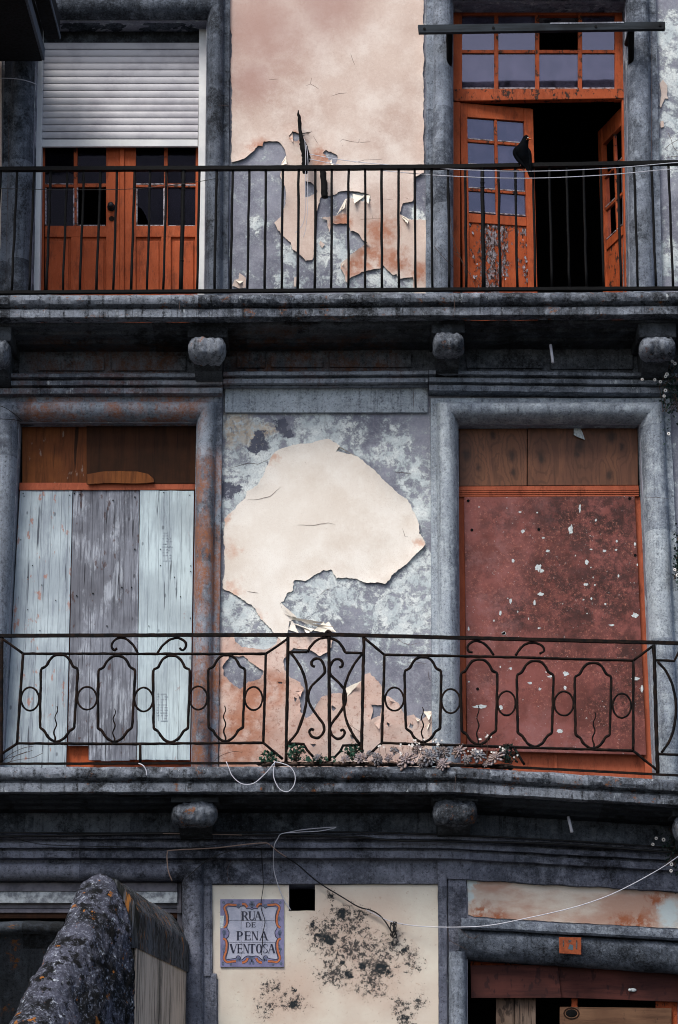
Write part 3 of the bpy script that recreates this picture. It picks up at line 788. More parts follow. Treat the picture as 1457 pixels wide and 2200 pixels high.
# ------------------------------------------------------------------ balcony slabs
SB = [(0, 0), (.60, 0), (.645, -.008), (.672, -.035), (.678, -.062), (.664, -.092), (.63, -.108), (.604, -.113), (.60, -.126), (.634, -.132), (.638, -.20), (.622, -.209),
      (.52, -.206), (.51, -.226), (.38, -.232), (.365, -.252), (.22, -.256), (.20, -.276), (.06, -.28), (0, -.286)]
def slab(path, mat, smat, seed):
    k = 12
    o = hsweep('balcony_slab', path, .66, SB[:k + 1], mat, H, seed=seed, amt=.0065, step=8, pstep=.02)
    tag(o, None)
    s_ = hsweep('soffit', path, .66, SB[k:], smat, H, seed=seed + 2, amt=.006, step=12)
    return o
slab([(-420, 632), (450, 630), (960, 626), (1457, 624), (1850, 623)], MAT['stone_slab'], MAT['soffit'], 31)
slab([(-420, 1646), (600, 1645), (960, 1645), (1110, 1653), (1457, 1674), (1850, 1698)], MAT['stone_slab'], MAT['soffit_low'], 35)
# frieze under the slabs: wall strip with sunk panels, slab shade put into its dark colour
def frieze(path_y, x_a, x_b, slope, fmat, panels):
    hsweep('frieze', [(x_a, path_y), (x_b, path_y + slope)], 0, [(.012, .02), (.012, -.26)], fmat, H, seed=path_y, amt=.004)
    for a, b_, c, d in panels: MB().prect(a, b_, c, d, .034, .02, .008).build('frieze_panel', fmat, H)
MAT['frieze'] = stone_mat('dark_frieze_stone', '#2f3339', '#525860', '#7d848e', '#0c0e11', .8, off=(3, 7, 7), streak=.5, ochre=(B([(150, 760, 90), (600, 765, 110), (250, 785, 60), (780, 765, 80), (330, 780, 50)]), '#5f4030', .9))
frieze(747, -420, 1850, 4, MAT['frieze'], [(81, 764, 224, 796), (240, 764, 400, 796), (509, 757, 570, 790), (582, 757, 694, 789), (708, 758, 884, 789), (1002, 761, 1167, 791), (1183, 761, 1360, 793)])
frieze(1728, -420, 1850, 30, MAT['stone_left'], [])

MAT['stone_corbel'] = stone_mat('weathered_corbel_stone', '#3a4048', '#5d6570', '#949ca8', '#0c0f12', .8, off=(9, 9, 1), streak=.95, bstr=.7, speck=.5, lichen='#7a4a22')
def corbel(cx, cy, w, h, mat, seed):
    c = P(cx, cy, .44); rw = w / 2 / 266; rh = h / 2 / 266
    m = MB(); nx, na = 44, 40; vs = []; fs = []
    for i in range(nx + 1):
        x = -1 + 2 * i / nx; rad = max(.02, (1 - min(1, abs(x)) ** 4.5)) ** .42
        groove = 1 - .045 * (.5 + .5 * math.cos(x * 15 + seed)) - .05 * math.exp(-(x * 9) ** 2)
        for k in range(na):
            a = 6.283 * k / na; q = Vector((c.x + x * rw, c.y + .16 * rad * groove * math.cos(a), c.z + rh * rad * groove * math.sin(a)))
            e = .016 * nz(q, 11, seed) + .010 * nz(q, 30, seed) + .005 * nz(q, 75, seed); d_ = Vector((.4 * x, math.cos(a), math.sin(a)))
            vs.append(q + d_ * e)
    for i in range(nx):
        for k in range(na): fs.append((i * na + k, i * na + (k + 1) % na, (i + 1) * na + (k + 1) % na, (i + 1) * na + k))
    fs += [tuple(range(na - 1, -1, -1)), tuple(nx * na + k for k in range(na))]; m.add(vs, fs)
    o = m.build('corbel', mat, H, True)
    m = MB(); hw = rw * .72
    zt = c.z + rh * .9
    side = [(-.0, zt + .12), (.44, zt + .12), (.44, c.z), (.40, c.z - rh * .7), (.26, c.z - rh * 1.35), (.10, c.z - rh * 1.6), (0, c.z - rh * 1.65)]
    n = len(side); vs = [Vector((c.x + sx * hw, -o_, z)) for sx in (-1, 1) for o_, z in side]
    fs = [tuple(range(n - 1, -1, -1)), tuple(range(n, 2 * n))] + [(i, (i + 1) % n, n + (i + 1) % n, n + i) for i in range(n)]
    m.add(vs, fs).build('bracket_stem', MAT['soffit'], o)
    m = MB(); a = Vector((c.x - rw * 1.05, -.5, zt + .13)); b_ = Vector((c.x + rw * 1.05, 0, zt + .0))
    m.hexa([Vector((a.x, a.y, a.z)), Vector((b_.x, a.y, a.z)), Vector((b_.x, a.y, b_.z)), Vector((a.x, a.y, b_.z)),
            Vector((a.x, b_.y, a.z)), Vector((b_.x, b_.y, a.z)), Vector((b_.x, b_.y, b_.z)), Vector((a.x, b_.y, b_.z))], .012).build('bracket_cap', MAT['soffit'], o)
for a in [(446, 754, 84, 60), (963, 743, 70, 55), (1412, 751, 80, 52), (-6, 762, 60, 60)]: corbel(*a, MAT['stone_corbel'], a[0])
for a in [(419, 1751, 95, 54), (977, 1748, 94, 54), (1492, 1781, 90, 54)]: corbel(*a, MAT['stone_corbel'], a[0])

# ------------------------------------------------------------------ skins of render on the walls
def Z(sc, ox, oy, pts): return [(x / sc + ox, y / sc + oy) for x, y in pts]
u = lambda pts: Z(3.167, 480, 0, pts)
UP = u([(18, -160), (38, 190), (58, 240), (55, 1110), (100, 1105), (150, 1080), (190, 1040), (235, 1000), (270, 1000), (275, 965), (310, 960), (375, 968), (410, 1010), (425, 1060),
        (388, 1130), (392, 1200), (412, 1260), (428, 1340), (418, 1420), (405, 1470), (350, 1520), (372, 1570), (410, 1610), (460, 1655), (470, 1700), (515, 1725), (560, 1780), (612, 1770),
        (622, 1600), (640, 1400), (665, 1345), (745, 1330), (780, 1310), (830, 1298), (880, 1305), (950, 1320), (1000, 1330), (1005, 1365), (985, 1385), (960, 1372), (900, 1370), (870, 1350),
        (840, 1352), (832, 1405), (775, 1468), (680, 1480), (668, 1494), (700, 1502), (708, 1560), (722, 1580), (738, 1520), (850, 1527), (862, 1580), (920, 1600), (958, 1640), (985, 1652),
        (950, 1685), (870, 1732), (800, 1800), (800, 1830), (838, 1925), (870, 1890), (930, 1860), (1000, 1842), (1060, 1830), (1090, 1810), (1130, 1850), (1155, 1872), (1182, 1862),
        (1192, 1900), (1292, 1890), (1300, 2120), (1370, 2120), (1385, 1800), (1390, 1600), (1380, 1500), (1250, 1490), (1200, 1460), (1220, 1390), (1295, 1370), (1310, 1215), (1365, 1185), (1362, 900), (1360, -160)])
hl = [u([(445, 932), (470, 900), (512, 918), (600, 894), (572, 918), (525, 930), (492, 968)]), u([(675, 1042), (700, 1020), (772, 1060), (782, 1082), (762, 1132), (735, 1120), (718, 1090)]),
      u([(555, 1235), (600, 1250), (640, 1300), (590, 1342), (558, 1345)])]
o = sheet('render_skin', UP, .004, MAT['peach_up'], H, holes=hl, amp=3.0, grid=13, thick=.007, lift=.017, reach=9, seed=3, bumpy=.0012, edge_step=3.5)
tag(o, 'peach render torn away round the balcony rail')
def bulge(x, y, d):
    # the skin stands well off the wall along its upper right rim
    k = max(0, 1 - math.dist((x, y), (845, 1030)) / 130) + .7 * max(0, 1 - math.dist((x, y), (830, 1240)) / 70) + .8 * max(0, 1 - math.dist((x, y), (905, 1170)) / 60)
    return .028 * k * math.exp(-d / 16)
mz = lambda pts: Z(2.802, 460, 800, pts)
MID = mz([(60, 890), (130, 810), (190, 760), (200, 720), (260, 680), (310, 580), (350, 510), (385, 470), (420, 450), (520, 430), (640, 412), (690, 405), (755, 440), (735, 478), (800, 490), (870, 515),
          (940, 570), (1000, 630), (1060, 690), (1120, 745), (1165, 775), (1210, 850), (1240, 920), (1240, 970), (1275, 1040), (1230, 1090), (1170, 1140), (1130, 1180), (1080, 1210), (1030, 1275), (990, 1268),
          (920, 1270), (860, 1248), (800, 1240), (730, 1245), (710, 1188), (660, 1195), (600, 1218), (550, 1255), (480, 1255), (475, 1310), (440, 1325), (415, 1375), (400, 1390), (420, 1450), (470, 1490),
          (450, 1500), (450, 1550), (420, 1640), (370, 1575), (330, 1530), (280, 1490), (250, 1420), (180, 1370), (120, 1340), (50, 1300), (65, 1200), (60, 1050)])
o = sheet('render_skin', MID, .004, MAT['peach_mid'], H, amp=3.2, grid=12, thick=.0045, lift=.007, reach=8, seed=5, bumpy=.001, edge_step=3.5, lift_fn=bulge)
tag(o, 'large pale cream patch of render left on the grey wall')
lz = lambda pts: Z(2.914, 460, 1360, pts)
LOW = lz([(35, 20), (125, 30), (130, 60), (170, 90), (250, 100), (330, 105), (390, 70), (400, 25), (520, 15), (740, 30), (735, 90), (705, 122), (662, 148), (640, 138), (590, 108), (500, 97), (480, 112), (432, 170),
          (440, 230), (480, 280), (540, 310), (565, 350), (560, 370), (515, 365), (540, 430), (540, 500), (575, 535), (620, 500), (650, 440), (670, 400), (780, 375), (830, 385), (920, 300), (945, 260), (975, 255),
          (1050, 330), (1060, 350), (1050, 450), (985, 450), (995, 490), (980, 545), (1040, 520), (1062, 400), (1090, 395), (1150, 440), (1185, 490), (1200, 520), (1250, 510), (1290, 550), (1370, 490), (1395, 530),
          (1400, 900), (30, 900)])
o = sheet('render_skin', LOW, .003, MAT['peach_low'], H, holes=[lz([(50, 210), (100, 145), (180, 145), (250, 200), (310, 240), (290, 290), (220, 310), (165, 350), (110, 310), (60, 270)]), lz([(400, 305), (430, 310), (425, 322), (404, 318)]), lz([(500, 405), (518, 412), (512, 432), (502, 425)]),
           lz([(735, 455), (762, 470), (748, 490)]), lz([(1225, 565), (1252, 575), (1240, 600), (1222, 590)]), lz([(848, 640), (880, 652), (868, 668)]), lz([(300, 500), (322, 508), (312, 530)]), lz([(1080, 560), (1100, 570), (1088, 590)]), lz([(600, 690), (640, 700), (622, 718)])],
          amp=3.0, grid=7, thick=.009, lift=.009, reach=8, seed=8, bumpy=.006, edge_step=3.5)
tag(o, 'rough peach render with heart-shaped bare patches behind the lower railing')
# left-over scraps
for i, (pl, mt) in enumerate([(u([(60, 1945), (75, 1905), (105, 1900), (108, 1860), (150, 1890), (152, 1960), (110, 1965)]), 'peach_up'), (u([(478, 1950), (482, 1890), (498, 1885), (495, 1955)]), 'peach_up'),
                              (u([(652, 1660), (660, 1640), (690, 1665), (672, 1690)]), 'peach_up'), (u([(-8, 1960), (-12, 1700), (-2, 1700), (0, 1960)]), 'peach_up'),
                              ([(1417, 180), (1424, 172), (1434, 185), (1433, 205), (1436, 212), (1428, 212), (1420, 232), (1417, 228), (1421, 205)], 'peach_up'), ([(1419, 262), (1425, 260), (1426, 273), (1420, 275)], 'peach_up'),
                              ([(-420, -300), (4, -300), (4, 690), (-420, 690)], 'peach_up')]):
    sheet('render_scrap', pl, .004, MAT[mt], H, amp=1.0 if i < 6 else 0, grid=0, thick=.005, lift=.006, reach=6, seed=40 + i, edge_step=5)
# curled flakes: base edge a-b on the wall, tip c standing off
def flake(a, b_, c, lift, mat, n=7, seed=0, o0=.012):
    vs = []; fs = []; idx = {}
    for i in range(n + 1):
        for j in range(n + 1 - i):
            t = i / n; s_ = (j / (n - i)) if n > i else 0
            x = (a[0] * (1 - s_) + b_[0] * s_) * (1 - t) + c[0] * t; y = (a[1] * (1 - s_) + b_[1] * s_) * (1 - t) + c[1] * t
            x += 1.2 * nz((x, y, 0), .2, seed); y += 1.2 * nz((x, y, 5), .2, seed)
            p = P(x, y, o0 + lift * (t ** 1.6) + .004 * nz((x, y, 0), .09, seed)); idx[i, j] = len(vs); vs.append(p)
    for i in range(n):
        for j in range(n - i):
            fs.append((idx[i, j], idx[i, j + 1], idx[i + 1, j]))
            if j < n - i - 1: fs.append((idx[i, j + 1], idx[i + 1, j + 1], idx[i + 1, j]))
    k = len(vs); vs += [v + Vector((0, .003, 0)) for v in vs[:k]]; fs += [tuple(q + k for q in f[::-1]) for f in fs]
    link('render_flake', vs, fs, MAT[mat], H, True)
uf = lambda *p: u(p)
for i, (p, l, m) in enumerate([(uf((388, 1125), (425, 1060), (432, 1115)), .05, 'paper'), (uf((830, 1350), (842, 1362), (768, 1470)), .05, 'paper'), (uf((840, 1350), (790, 1440), (826, 1412)), .05, 'paper'),
        (uf((880, 1320), (960, 1335), (890, 1385)), .05, 'paper'), (uf((950, 1325), (1000, 1330), (985, 1388)), .06, 'paper'), (uf((1195, 1462), (1215, 1465), (1282, 1500)), .05, 'paper'), (uf((1200, 1466), (1262, 1490), (1255, 1522)), .055, 'paper'),
        (uf((735, 1085), (722, 1100), (750, 1138)), .05, 'paper'), (uf((800, 1830), (798, 1800), (826, 1778)), .05, 'paper'), (uf((870, 1732), (960, 1680), (995, 1645)), .03, 'paper'), (uf((705, 1500), (735, 1500), (722, 1580)), .02, 'peach_up'),
        (uf((80, 1905), (140, 1910), (112, 1930)), .06, 'paper'), (uf((445, 932), (470, 902), (475, 968)), .03, 'peach_up'), (uf((530, 915), (560, 925), (606, 893)), .035, 'peach_up'),
        (mz([(400, 1390), (420, 1450), (475, 1478)]), .05, 'peach_mid'), (mz([(735, 445), (870, 512), (760, 450)]), .02, 'paper'),
        (lz([(820, 345), (828, 405), (922, 300)]), .05, 'paper'), (lz([(985, 545), (1050, 515), (1035, 605)]), .03, 'peach_low'), (lz([(1310, 490), (1370, 490), (1345, 545)]), .04, 'paper'), (lz([(1330, 590), (1370, 530), (1335, 605)]), .035, 'paper'),
        (lz([(1255, 525), (1290, 540), (1275, 555)]), .03, 'paper'), (lz([(510, 365), (560, 345), (540, 400)]), .03, 'peach_low'), (lz([(1090, 395), (1150, 440), (1105, 425)]), .02, 'peach_low'),
        ([(1233, 917), (1257, 917), (1257, 945)], .0, 'paper')]):
    if i < 23: flake(p[0], p[1], p[2], l, m, seed=i)
# the crumpled roll of render above the lower rail
for i, (a, b_, c, l) in enumerate([((400, 1385), (428, 1460), (500, 1475), .05), ((428, 1455), (470, 1490), (560, 1500), .07), ((480, 1475), (560, 1515), (660, 1505), .08), ((450, 1500), (540, 1530), (600, 1560), .06), ((560, 1510), (620, 1530), (725, 1530), .08),
                                   ((630, 1540), (690, 1500), (735, 1565), .06), ((470, 1490), (450, 1550), (510, 1570), .05), ((600, 1555), (660, 1500), (690, 1570), .05), ((530, 1530), (610, 1545), (560, 1575), .07)]):
    q = mz([a, b_, c]); flake(q[0], q[1], q[2], l, 'paper' if i % 2 else 'peach_mid', seed=60 + i)

# cream painted panels of the ground floor
cz = lambda pts: Z(2.649, 430, 1840, pts)
CR = cz([(70, 163), (1352, 160), (1362, 960), (1370, 2500), (100, 2500), (103, 700), (72, 680)])
o = sheet('painted_render', CR, .002, MAT['cream'], H, holes=[[(x, y) for x, y in HOLE]], amp=1.0, grid=14, thick=.006, lift=.003, reach=6, seed=12, bumpy=.003)
tag(o, 'cream painted render speckled with black mould')
gz = lambda pts: Z(2.713, 920, 1840, pts)
sheet('painted_render', gz([(225, 118), (700, 150), (1100, 185), (1457, 215), (1620, 228), (1620, 430), (1310, 412), (700, 380), (270, 352), (235, 340)]), .002, MAT['cream_rust'], H, amp=1.2, grid=14, thick=.006, lift=.004, seed=13, bumpy=.002)

# ================================================================== doors, windows, shutter (parts of the house)
def empty_part(name, loc, label=None):
    o = bpy.data.objects.new(name, None); COL.objects.link(o); o.parent = H; o.location = loc; o.empty_display_size = .1
    if label: o['label'] = label
    return o
# ---- roller shutter
sh = empty_part('roller_shutter', P(257, 314, -.2), 'pale roller shutter lowered half way')
def lerp(a, b, t): return a + (b - a) * t
ys = [92 + i * 14.75 for i in range(15)]
for i in range(14):
    a, b = ys[i], ys[i + 1]
    xl = lerp(94, 88, (a - 92) / 222); xr = lerp(429, 425, (a - 92) / 222)
    pl, pr = P(xl, a, -.2), P(xr, a, -.2); ph = (P(xl, a, -.2) - P(xl, b - 1.6, -.2)).z
    vs = []; fs = []
    k = 6
    for p in (pl, pr):
        for j in range(k + 1):
            t = j / k
            vs.append(Vector((p.x, p.y - .006 * math.sin(math.pi * t) ** .7 - random.Random(i).uniform(0, .001), p.z - ph * t)))
        vs.append(Vector((p.x, p.y + .012, p.z - ph))); vs.append(Vector((p.x, p.y + .012, p.z)))
    n = k + 3
    fs = [(j, (j + 1) % n, n + (j + 1) % n, n + j) for j in range(n)] + [tuple(range(n - 1, -1, -1)), tuple(range(n, 2 * n))]
    o = link('slat', vs, fs, MAT['alu'], sh, True); sharp(o, 50)
MB().pquad([(88, 299.5), (425, 299.5), (425, 314), (88, 315)], -.19, .03, .003).build('bottom_bar', MAT['alu_rail'], sh)
m = MB(); m.pquad([(86, 90), (430, 90), (425, 312), (86, 312)], -.222, .004).build('shutter_backing', MAT['iron'], sh)
MB().pquad([(75, 60), (93, 60), (84, 690), (66, 690)], -.15, .10, .004).build('guide_rail', MAT['alu_rail'], sh)
MB().pquad([(428, 60), (444, 60), (438, 690), (424, 690)], -.15, .10, .004).build('guide_rail', MAT['alu_rail'], sh)
MB().prect(92, 40, 430, 94, -.20, .2, .01).build('shutter_box', MAT['soffit'], sh)

# ---- left double door behind the shutter
DO = -.27
ld = empty_part('double_door', P(257, 690, DO), 'orange double door with small panes, half hidden by the shutter')
def bar(parent, x0, y0, x1, y1, out=DO, th=.045, mat='orange', bev=.004, name='stile', dx=0.0):
    return MB().pquad([(x0, y0), (x1, y0), (x1 - dx, y1), (x0 - dx, y1)], out, th, bev).build(name, MAT[mat], parent)
bar(ld, 86, 290, 97, 700, dx=4); bar(ld, 228, 290, 257, 700, dx=0); bar(ld, 257, 290, 267, 700, out=DO + .02, th=.06, name='astragal'); bar(ld, 267, 290, 292, 700); bar(ld, 421, 290, 430, 700, dx=3)
for x0, x1 in ((97, 228), (292, 421)):
    bar(ld, x0, 485, x1, 509, name='mid_rail'); bar(ld, x0, 290, x1, 300, name='top_rail')
    xm = (x0 + x1) / 2
    bar(ld, xm - 4, 296, xm + 4, 485, out=DO - .004, th=.03, name='muntin', mat='orange_worn'); bar(ld, x0, 394, xm - 4, 402, out=DO - .004, th=.03, name='muntin', mat='orange_worn'); bar(ld, xm + 4, 394, x1, 402, out=DO - .004, th=.03, name='muntin', mat='orange_worn')
    bar(ld, xm - 10, 509, xm + 11, 700, name='lower_muntin')
    for a, b in ((x0, xm - 10), (xm + 11, x1)):
        bar(ld, a, 509, b, 700, out=DO - .022, th=.02, name='panel_back')
        bar(ld, a + 7, 518, b - 5, 694, out=DO - .006, th=.016, bev=.006, name='raised_panel')
def pane(parent, pts, out=DO - .02, name='pane', mat='glass_dark'):
    a = [P(x, y, out) for x, y in pts]; n = len(a)
    vs = a + [p + Vector((0, .004, 0)) for p in a]
    fs = [tuple(range(n - 1, -1, -1)), tuple(range(n, 2 * n))] + [(i, (i + 1) % n, n + (i + 1) % n, n + i) for i in range(n)]
    return link(name, vs, fs, MAT[mat], parent)
for x0, x1 in ((96, 159), (166, 229), (291, 353), (361, 422)):
    pane(ld, [(x0, 296), (x1, 296), (x1, 395), (x0, 395)])
    if x0 == 166: continue                                   # knocked out
    if x0 == 291: pane(ld, [(x0, 401), (x1, 401), (x1, 486), (x0 + 30, 486), (x0 + 22, 462), (x0 + 12, 447), (x0, 441)])
    else: pane(ld, [(x0, 401), (x1, 401), (x1, 486), (x0, 486)])
for x0, y0, x1, y1 in ((97, 394, 158, 396), (97, 403, 100, 484), (157, 404, 160, 484), (293, 394, 353, 396.5), (165, 403, 168, 485), (165, 483, 226, 486), (293, 404, 295.5, 484), (351, 404, 354, 484), (293, 483, 353, 485.5), (362, 396, 421, 398.5), (362, 484, 420, 486)):
    MB().prect(x0, y0, x1, y1, DO - .001, .01, .002).build('putty_strip', MAT['putty'], ld)
kn = MB(); c = P(239.5, 446, DO)
kn.tube([c + Vector((0, .0, 0)), c + Vector((0, -.012, 0)), c + Vector((0, -.014, 0)), c + Vector((0, -.045, 0)), c + Vector((0, -.05, 0)), c + Vector((0, -.07, 0)), c + Vector((0, -.076, 0))], [.036, .036, .016, .014, .026, .026, .012], 16)
kn.build('door_knob', MAT['brass'], ld, True)
c = P(240, 470, DO); m = MB().tube([c + Vector((0, .002, 0)), c + Vector((0, -.006, 0)), c + Vector((0, -.007, 0))], [.024, .024, .02], 14)
m.build('escutcheon', MAT['iron_rust'], ld)

# ---- right door: transom, nearly closed leaf, open leaf
FO = -.20
tw = empty_part('transom_window', P(1158, 216, FO), 'orange eight-pane transom with one pane missing')
for r, nm in (((974, 12, 993, 216), 'frame_stile'), ((1321, 12, 1341, 214), 'frame_stile'), ((993, 12, 1321, 32), 'frame_rail')):
    bar(tw, *r, out=FO, th=.06, name=nm)
MB().pquad([(975, 191), (1340, 190), (1342, 211), (974, 217)], FO + .012, .075, .006).build('bottom_rail', MAT['orange_worn'], tw)
for x0, x1 in ((1062, 1071), (1150, 1159), (1242, 1251)): bar(tw, x0, 32, x1, 192, out=FO - .006, th=.035, name='muntin', mat='orange_worn')
cols = [(992, 1063), (1070, 1151), (1158, 1243), (1250, 1322)]
for i, (x0, x1) in enumerate(cols):
    bar(tw, x0, 107, x1, 114, out=FO - .008, th=.03, name='muntin', mat='orange_worn')
    if i != 2: pane(tw, [(x0, 31), (x1, 31), (x1, 108), (x0, 108)], FO - .025, mat='glass')
    pane(tw, [(x0, 113), (x1, 113), (x1, 193), (x0, 193)], FO - .025 + .002 * (i % 2), mat='glass')
    MB().prect(x0 + 2, 188, x1 - 2, 190.5, FO - .004, .012, .002).build('putty_strip', MAT['putty'], tw)
df = empty_part('door_frame', P(978, 690, FO))
bar(df, 974, 219, 989, 700, out=FO, th=.07, name='frame_stile'); MB().pquad([(1336, 214), (1343, 214), (1354, 700), (1345, 700)], FO, .07, .004).build('frame_stile', MAT['orange'], df)

def leaf(name, label, hinge_px, width, ang, sgn, y_top, mats, glass_rows, broken=()):
    """casement leaf hinged at hinge_px; ang opens it inwards; sgn +1 = runs to the right of the hinge"""
    h = P(hinge_px[0], hinge_px[1], FO - .01)
    zt = h.z; zb = P(1150, 700, FO).z
    e = empty_part(name, Vector((h.x, h.y, zb)), label)
    d = Vector((sgn * math.cos(ang), math.sin(ang), 0)); nrm = Vector((sgn * math.sin(ang), -math.cos(ang), 0)) if sgn > 0 else Vector((-math.sin(ang), -math.cos(ang), 0))
    def bx(nm, u0, u1, za, zb_, o0, o1, mat, bev=.004, parent=e):
        pts = [h + d * a + nrm * o + Vector((0, 0, z - h.z)) for o in (o0, o1) for a, z in ((u0, za), (u1, za), (u1, zb_), (u0, zb_))]
        return MB().hexa(pts, bev).build(nm, MAT[mat], parent)
    W = width; st = .07
    zg = [P(hinge_px[0], y, FO).z for y in glass_rows]      # lines of the glass rows
    bx('stile', 0, st * .9, zt, zb, 0, -.04, mats[0]); bx('stile', W - st, W, zt, zb, 0, -.04, mats[0])
    bx('lock_rail', W - st, W + .012, zt - .01, zb, .012, -.01, mats[0])
    bx('top_rail', st * .9, W - st, zt, zg[0], 0, -.04, mats[0])
    um = (st * .9 + W - st) / 2
    bx('muntin', um - .014, um + .014, zg[0], zg[-1], -.006, -.034, mats[1])
    for k in range(len(zg) - 1):
        if k: 
            bx('muntin', st * .9, um - .014, zg[k] + .013, zg[k] - .013, -.006, -.034, mats[1]); bx('muntin', um + .014, W - st, zg[k] + .013, zg[k] - .013, -.006, -.034, mats[1])
        for j, (a, b) in enumerate(((st * .9, um - .014), (um + .014, W - st))):
            if (k, j) not in broken:
                bx('pane', a, b, zg[k] - .006, zg[k + 1] + .006, -.020 - .001 * j, -.024 - .001 * j, 'glass', 0)
                bx('putty_strip', a + .004, b - .004, zg[k + 1] + .024, zg[k + 1] + .014, -.004, -.014, 'putty', .001)
    bx('mid_rail', st * .9, W - st, zg[-1], zg[-1] - .085, 0, -.04, mats[0])
    bx('panel', st * .9, W - st, zg[-1] - .085, zb, -.012, -.03, mats[2])
    for a in (um - .05, um + .03): bx('moulding_strip', a, a + .018, zg[-1] - .10, zb, -.004, -.014, mats[2], .003)
    return e, h, d, nrm, zg
le, lh, ldir, lnrm, lzg = leaf('door_leaf', 'orange door leaf with eight panes and flaking lower panel, almost closed', (989, 221), .655, R(10), 1, 221, ('orange', 'orange_worn', 'orange_flaking'), (249, 299, 353, 404, 456))
leaf('door_leaf', 'orange door leaf swung far into the dark room', (1343, 221), .60, R(74), -1, 221, ('orange', 'orange_worn', 'orange_worn'), (258, 330, 400, 470), broken=((1, 0), (0, 1)))
# flaking paint on the closed leaf: curled chips standing off the panel
rf = random.Random(4); m = MB()
for i in range(55):
    k = rf.random()
    uu = rf.choice([.10, .27, .36, .56, .29, .38, .57]) + rf.gauss(0, .018); z = lzg[-1] - .10 - rf.random() ** .8 * .55
    c = lh + ldir * uu + lnrm * rf.uniform(-.008, .004) + Vector((0, 0, z - lh.z))
    a = rf.uniform(0, 6.28); r1 = rf.uniform(.006, .017); n_ = 6
    vs = [c + (ldir * math.cos(a + q * 1.047) * r1 * rf.uniform(.5, 1.1) + Vector((0, 0, 1)) * math.sin(a + q * 1.047) * r1 * rf.uniform(.7, 1.9)) + lnrm * rf.uniform(0, .014) for q in range(n_)]
    m.add(vs, [tuple(range(n_))], 0); 
tag(m.build('flaked_paint', MAT['bare_wood'], le), kind='stuff')

# ================================================================== railings (parts of the house)
RO = .60
rl = empty_part('balcony_railing', P(728, 622, RO), 'plain black railing of upright bars on the upper balcony')
def hbar(name, pts, ro, ru, rv, parent, mat='iron', wob=.0):
    """flat rail through photo pixels on plane ro, ru = half height, rv = half depth"""
    pp = resample(pts, 12); vs = []; fs = []
    for x, y in pp:
        p = P(x, y, ro); e = .0025 * wob * nz(p, 30)
        vs += [p + Vector((0, -rv, -ru + e)), p + Vector((0, -rv, ru + e)), p + Vector((0, rv, ru + e)), p + Vector((0, rv, -ru + e))]
    for i in range(len(pp) - 1):
        for k in range(4): fs.append((i * 4 + k, i * 4 + (k + 1) % 4, i * 4 + 4 + (k + 1) % 4, i * 4 + 4 + k))
    fs += [(0, 1, 2, 3), tuple(len(vs) - 4 + k for k in (3, 2, 1, 0))]
    return link(name, vs, fs, MAT[mat], parent)
hbar('top_rail', [(-420, 367), (0, 364), (500, 362), (940, 359.5), (1200, 355), (1457, 350), (1850, 343)], RO, .017, .024, rl, wob=1)
hbar('bottom_rail', [(-420, 632), (0, 629), (600, 625), (940, 622.5), (1457, 620), (1850, 618)], RO, .013, .02, rl, wob=1)
tops = [2, 37, 74, 110, 145, 181, 216, 252, 290, 323, 358, 395, 429, 466, 500, 536, 572, 608, 642, 678, 713, 749, 785, 820, 856, 891, 927, 963, 999, 1036, 1071, 1107, 1145, 1180, 1217, 1253, 1290, 1327, 1362, 1400, 1436]
tops = [2 - 36 * k for k in range(8, 0, -1)] + tops + [1436 + 36 * k for k in range(1, 9)]
rb = random.Random(2)
for x in tops:
    yt = 364 - 12 * max(0, x - 700) / 757; yb = 628 - 8 * x / 1457
    xb = x + (x - 790) * .0155; thick = x in (395, 1036)
    r = .017 if thick else rb.uniform(.0102, .0115)
    pts = [P(lerp(x, xb, t) + rb.uniform(-.7, .7), lerp(yt, yb, t), RO) for t in (0, .12, .25, .4, .55, .7, .85, 1)]
    o = MB().tube(pts, r, 8, wob=.18).build('baluster', MAT['iron'], rl, True)
    if thick:
        for t in (.13, .17, .75):
            c = P(lerp(x, xb, t), lerp(yt, yb, t), RO); MB().ball(c, .02, .02, .014, 12, 8).build('collar', MAT['iron'], o, True)

# ---- lower railing
LO = .60
lr = empty_part('balcony_railing', P(728, 1640, LO), 'wrought-iron railing of arched medallions, rings and scrolls on the lower balcony')
hbar('top_rail', [(-420, 1370), (0, 1366), (400, 1364.5), (730, 1364), (1100, 1373), (1457, 1382), (1850, 1392)], LO, .0125, .02, lr, 'iron_rust', 1)
hbar('bottom_rail', [(-420, 1643), (0, 1641), (740, 1639), (1060, 1646), (1457, 1666), (1850, 1686)], LO, .0085, .013, lr, 'iron_rust', 1)
z4 = lambda pts: Z(1.917, 0, 1340, pts)
z5 = lambda pts: Z(1.925, 700, 1340, pts)
z7 = lambda pts: Z(6.113, 1280, 1340, pts)
z6 = lz
def iron(name, pts, r=.0095, smooth=3, closed=False, wob=.35, out=LO):
    r *= 1.15
    pts = catmull(pts, smooth, closed) if smooth > 1 else resample(pts, 10)
    return MB().tube([P(x, y, out) for x, y in pts], r, 7, closed, wob=wob, seed=pts[0][0] * .1).build(name, MAT['iron_rust'], lr, True)
def poly(name, pts, r=.0095, **k): return iron(name, pts, r, 1, **k)
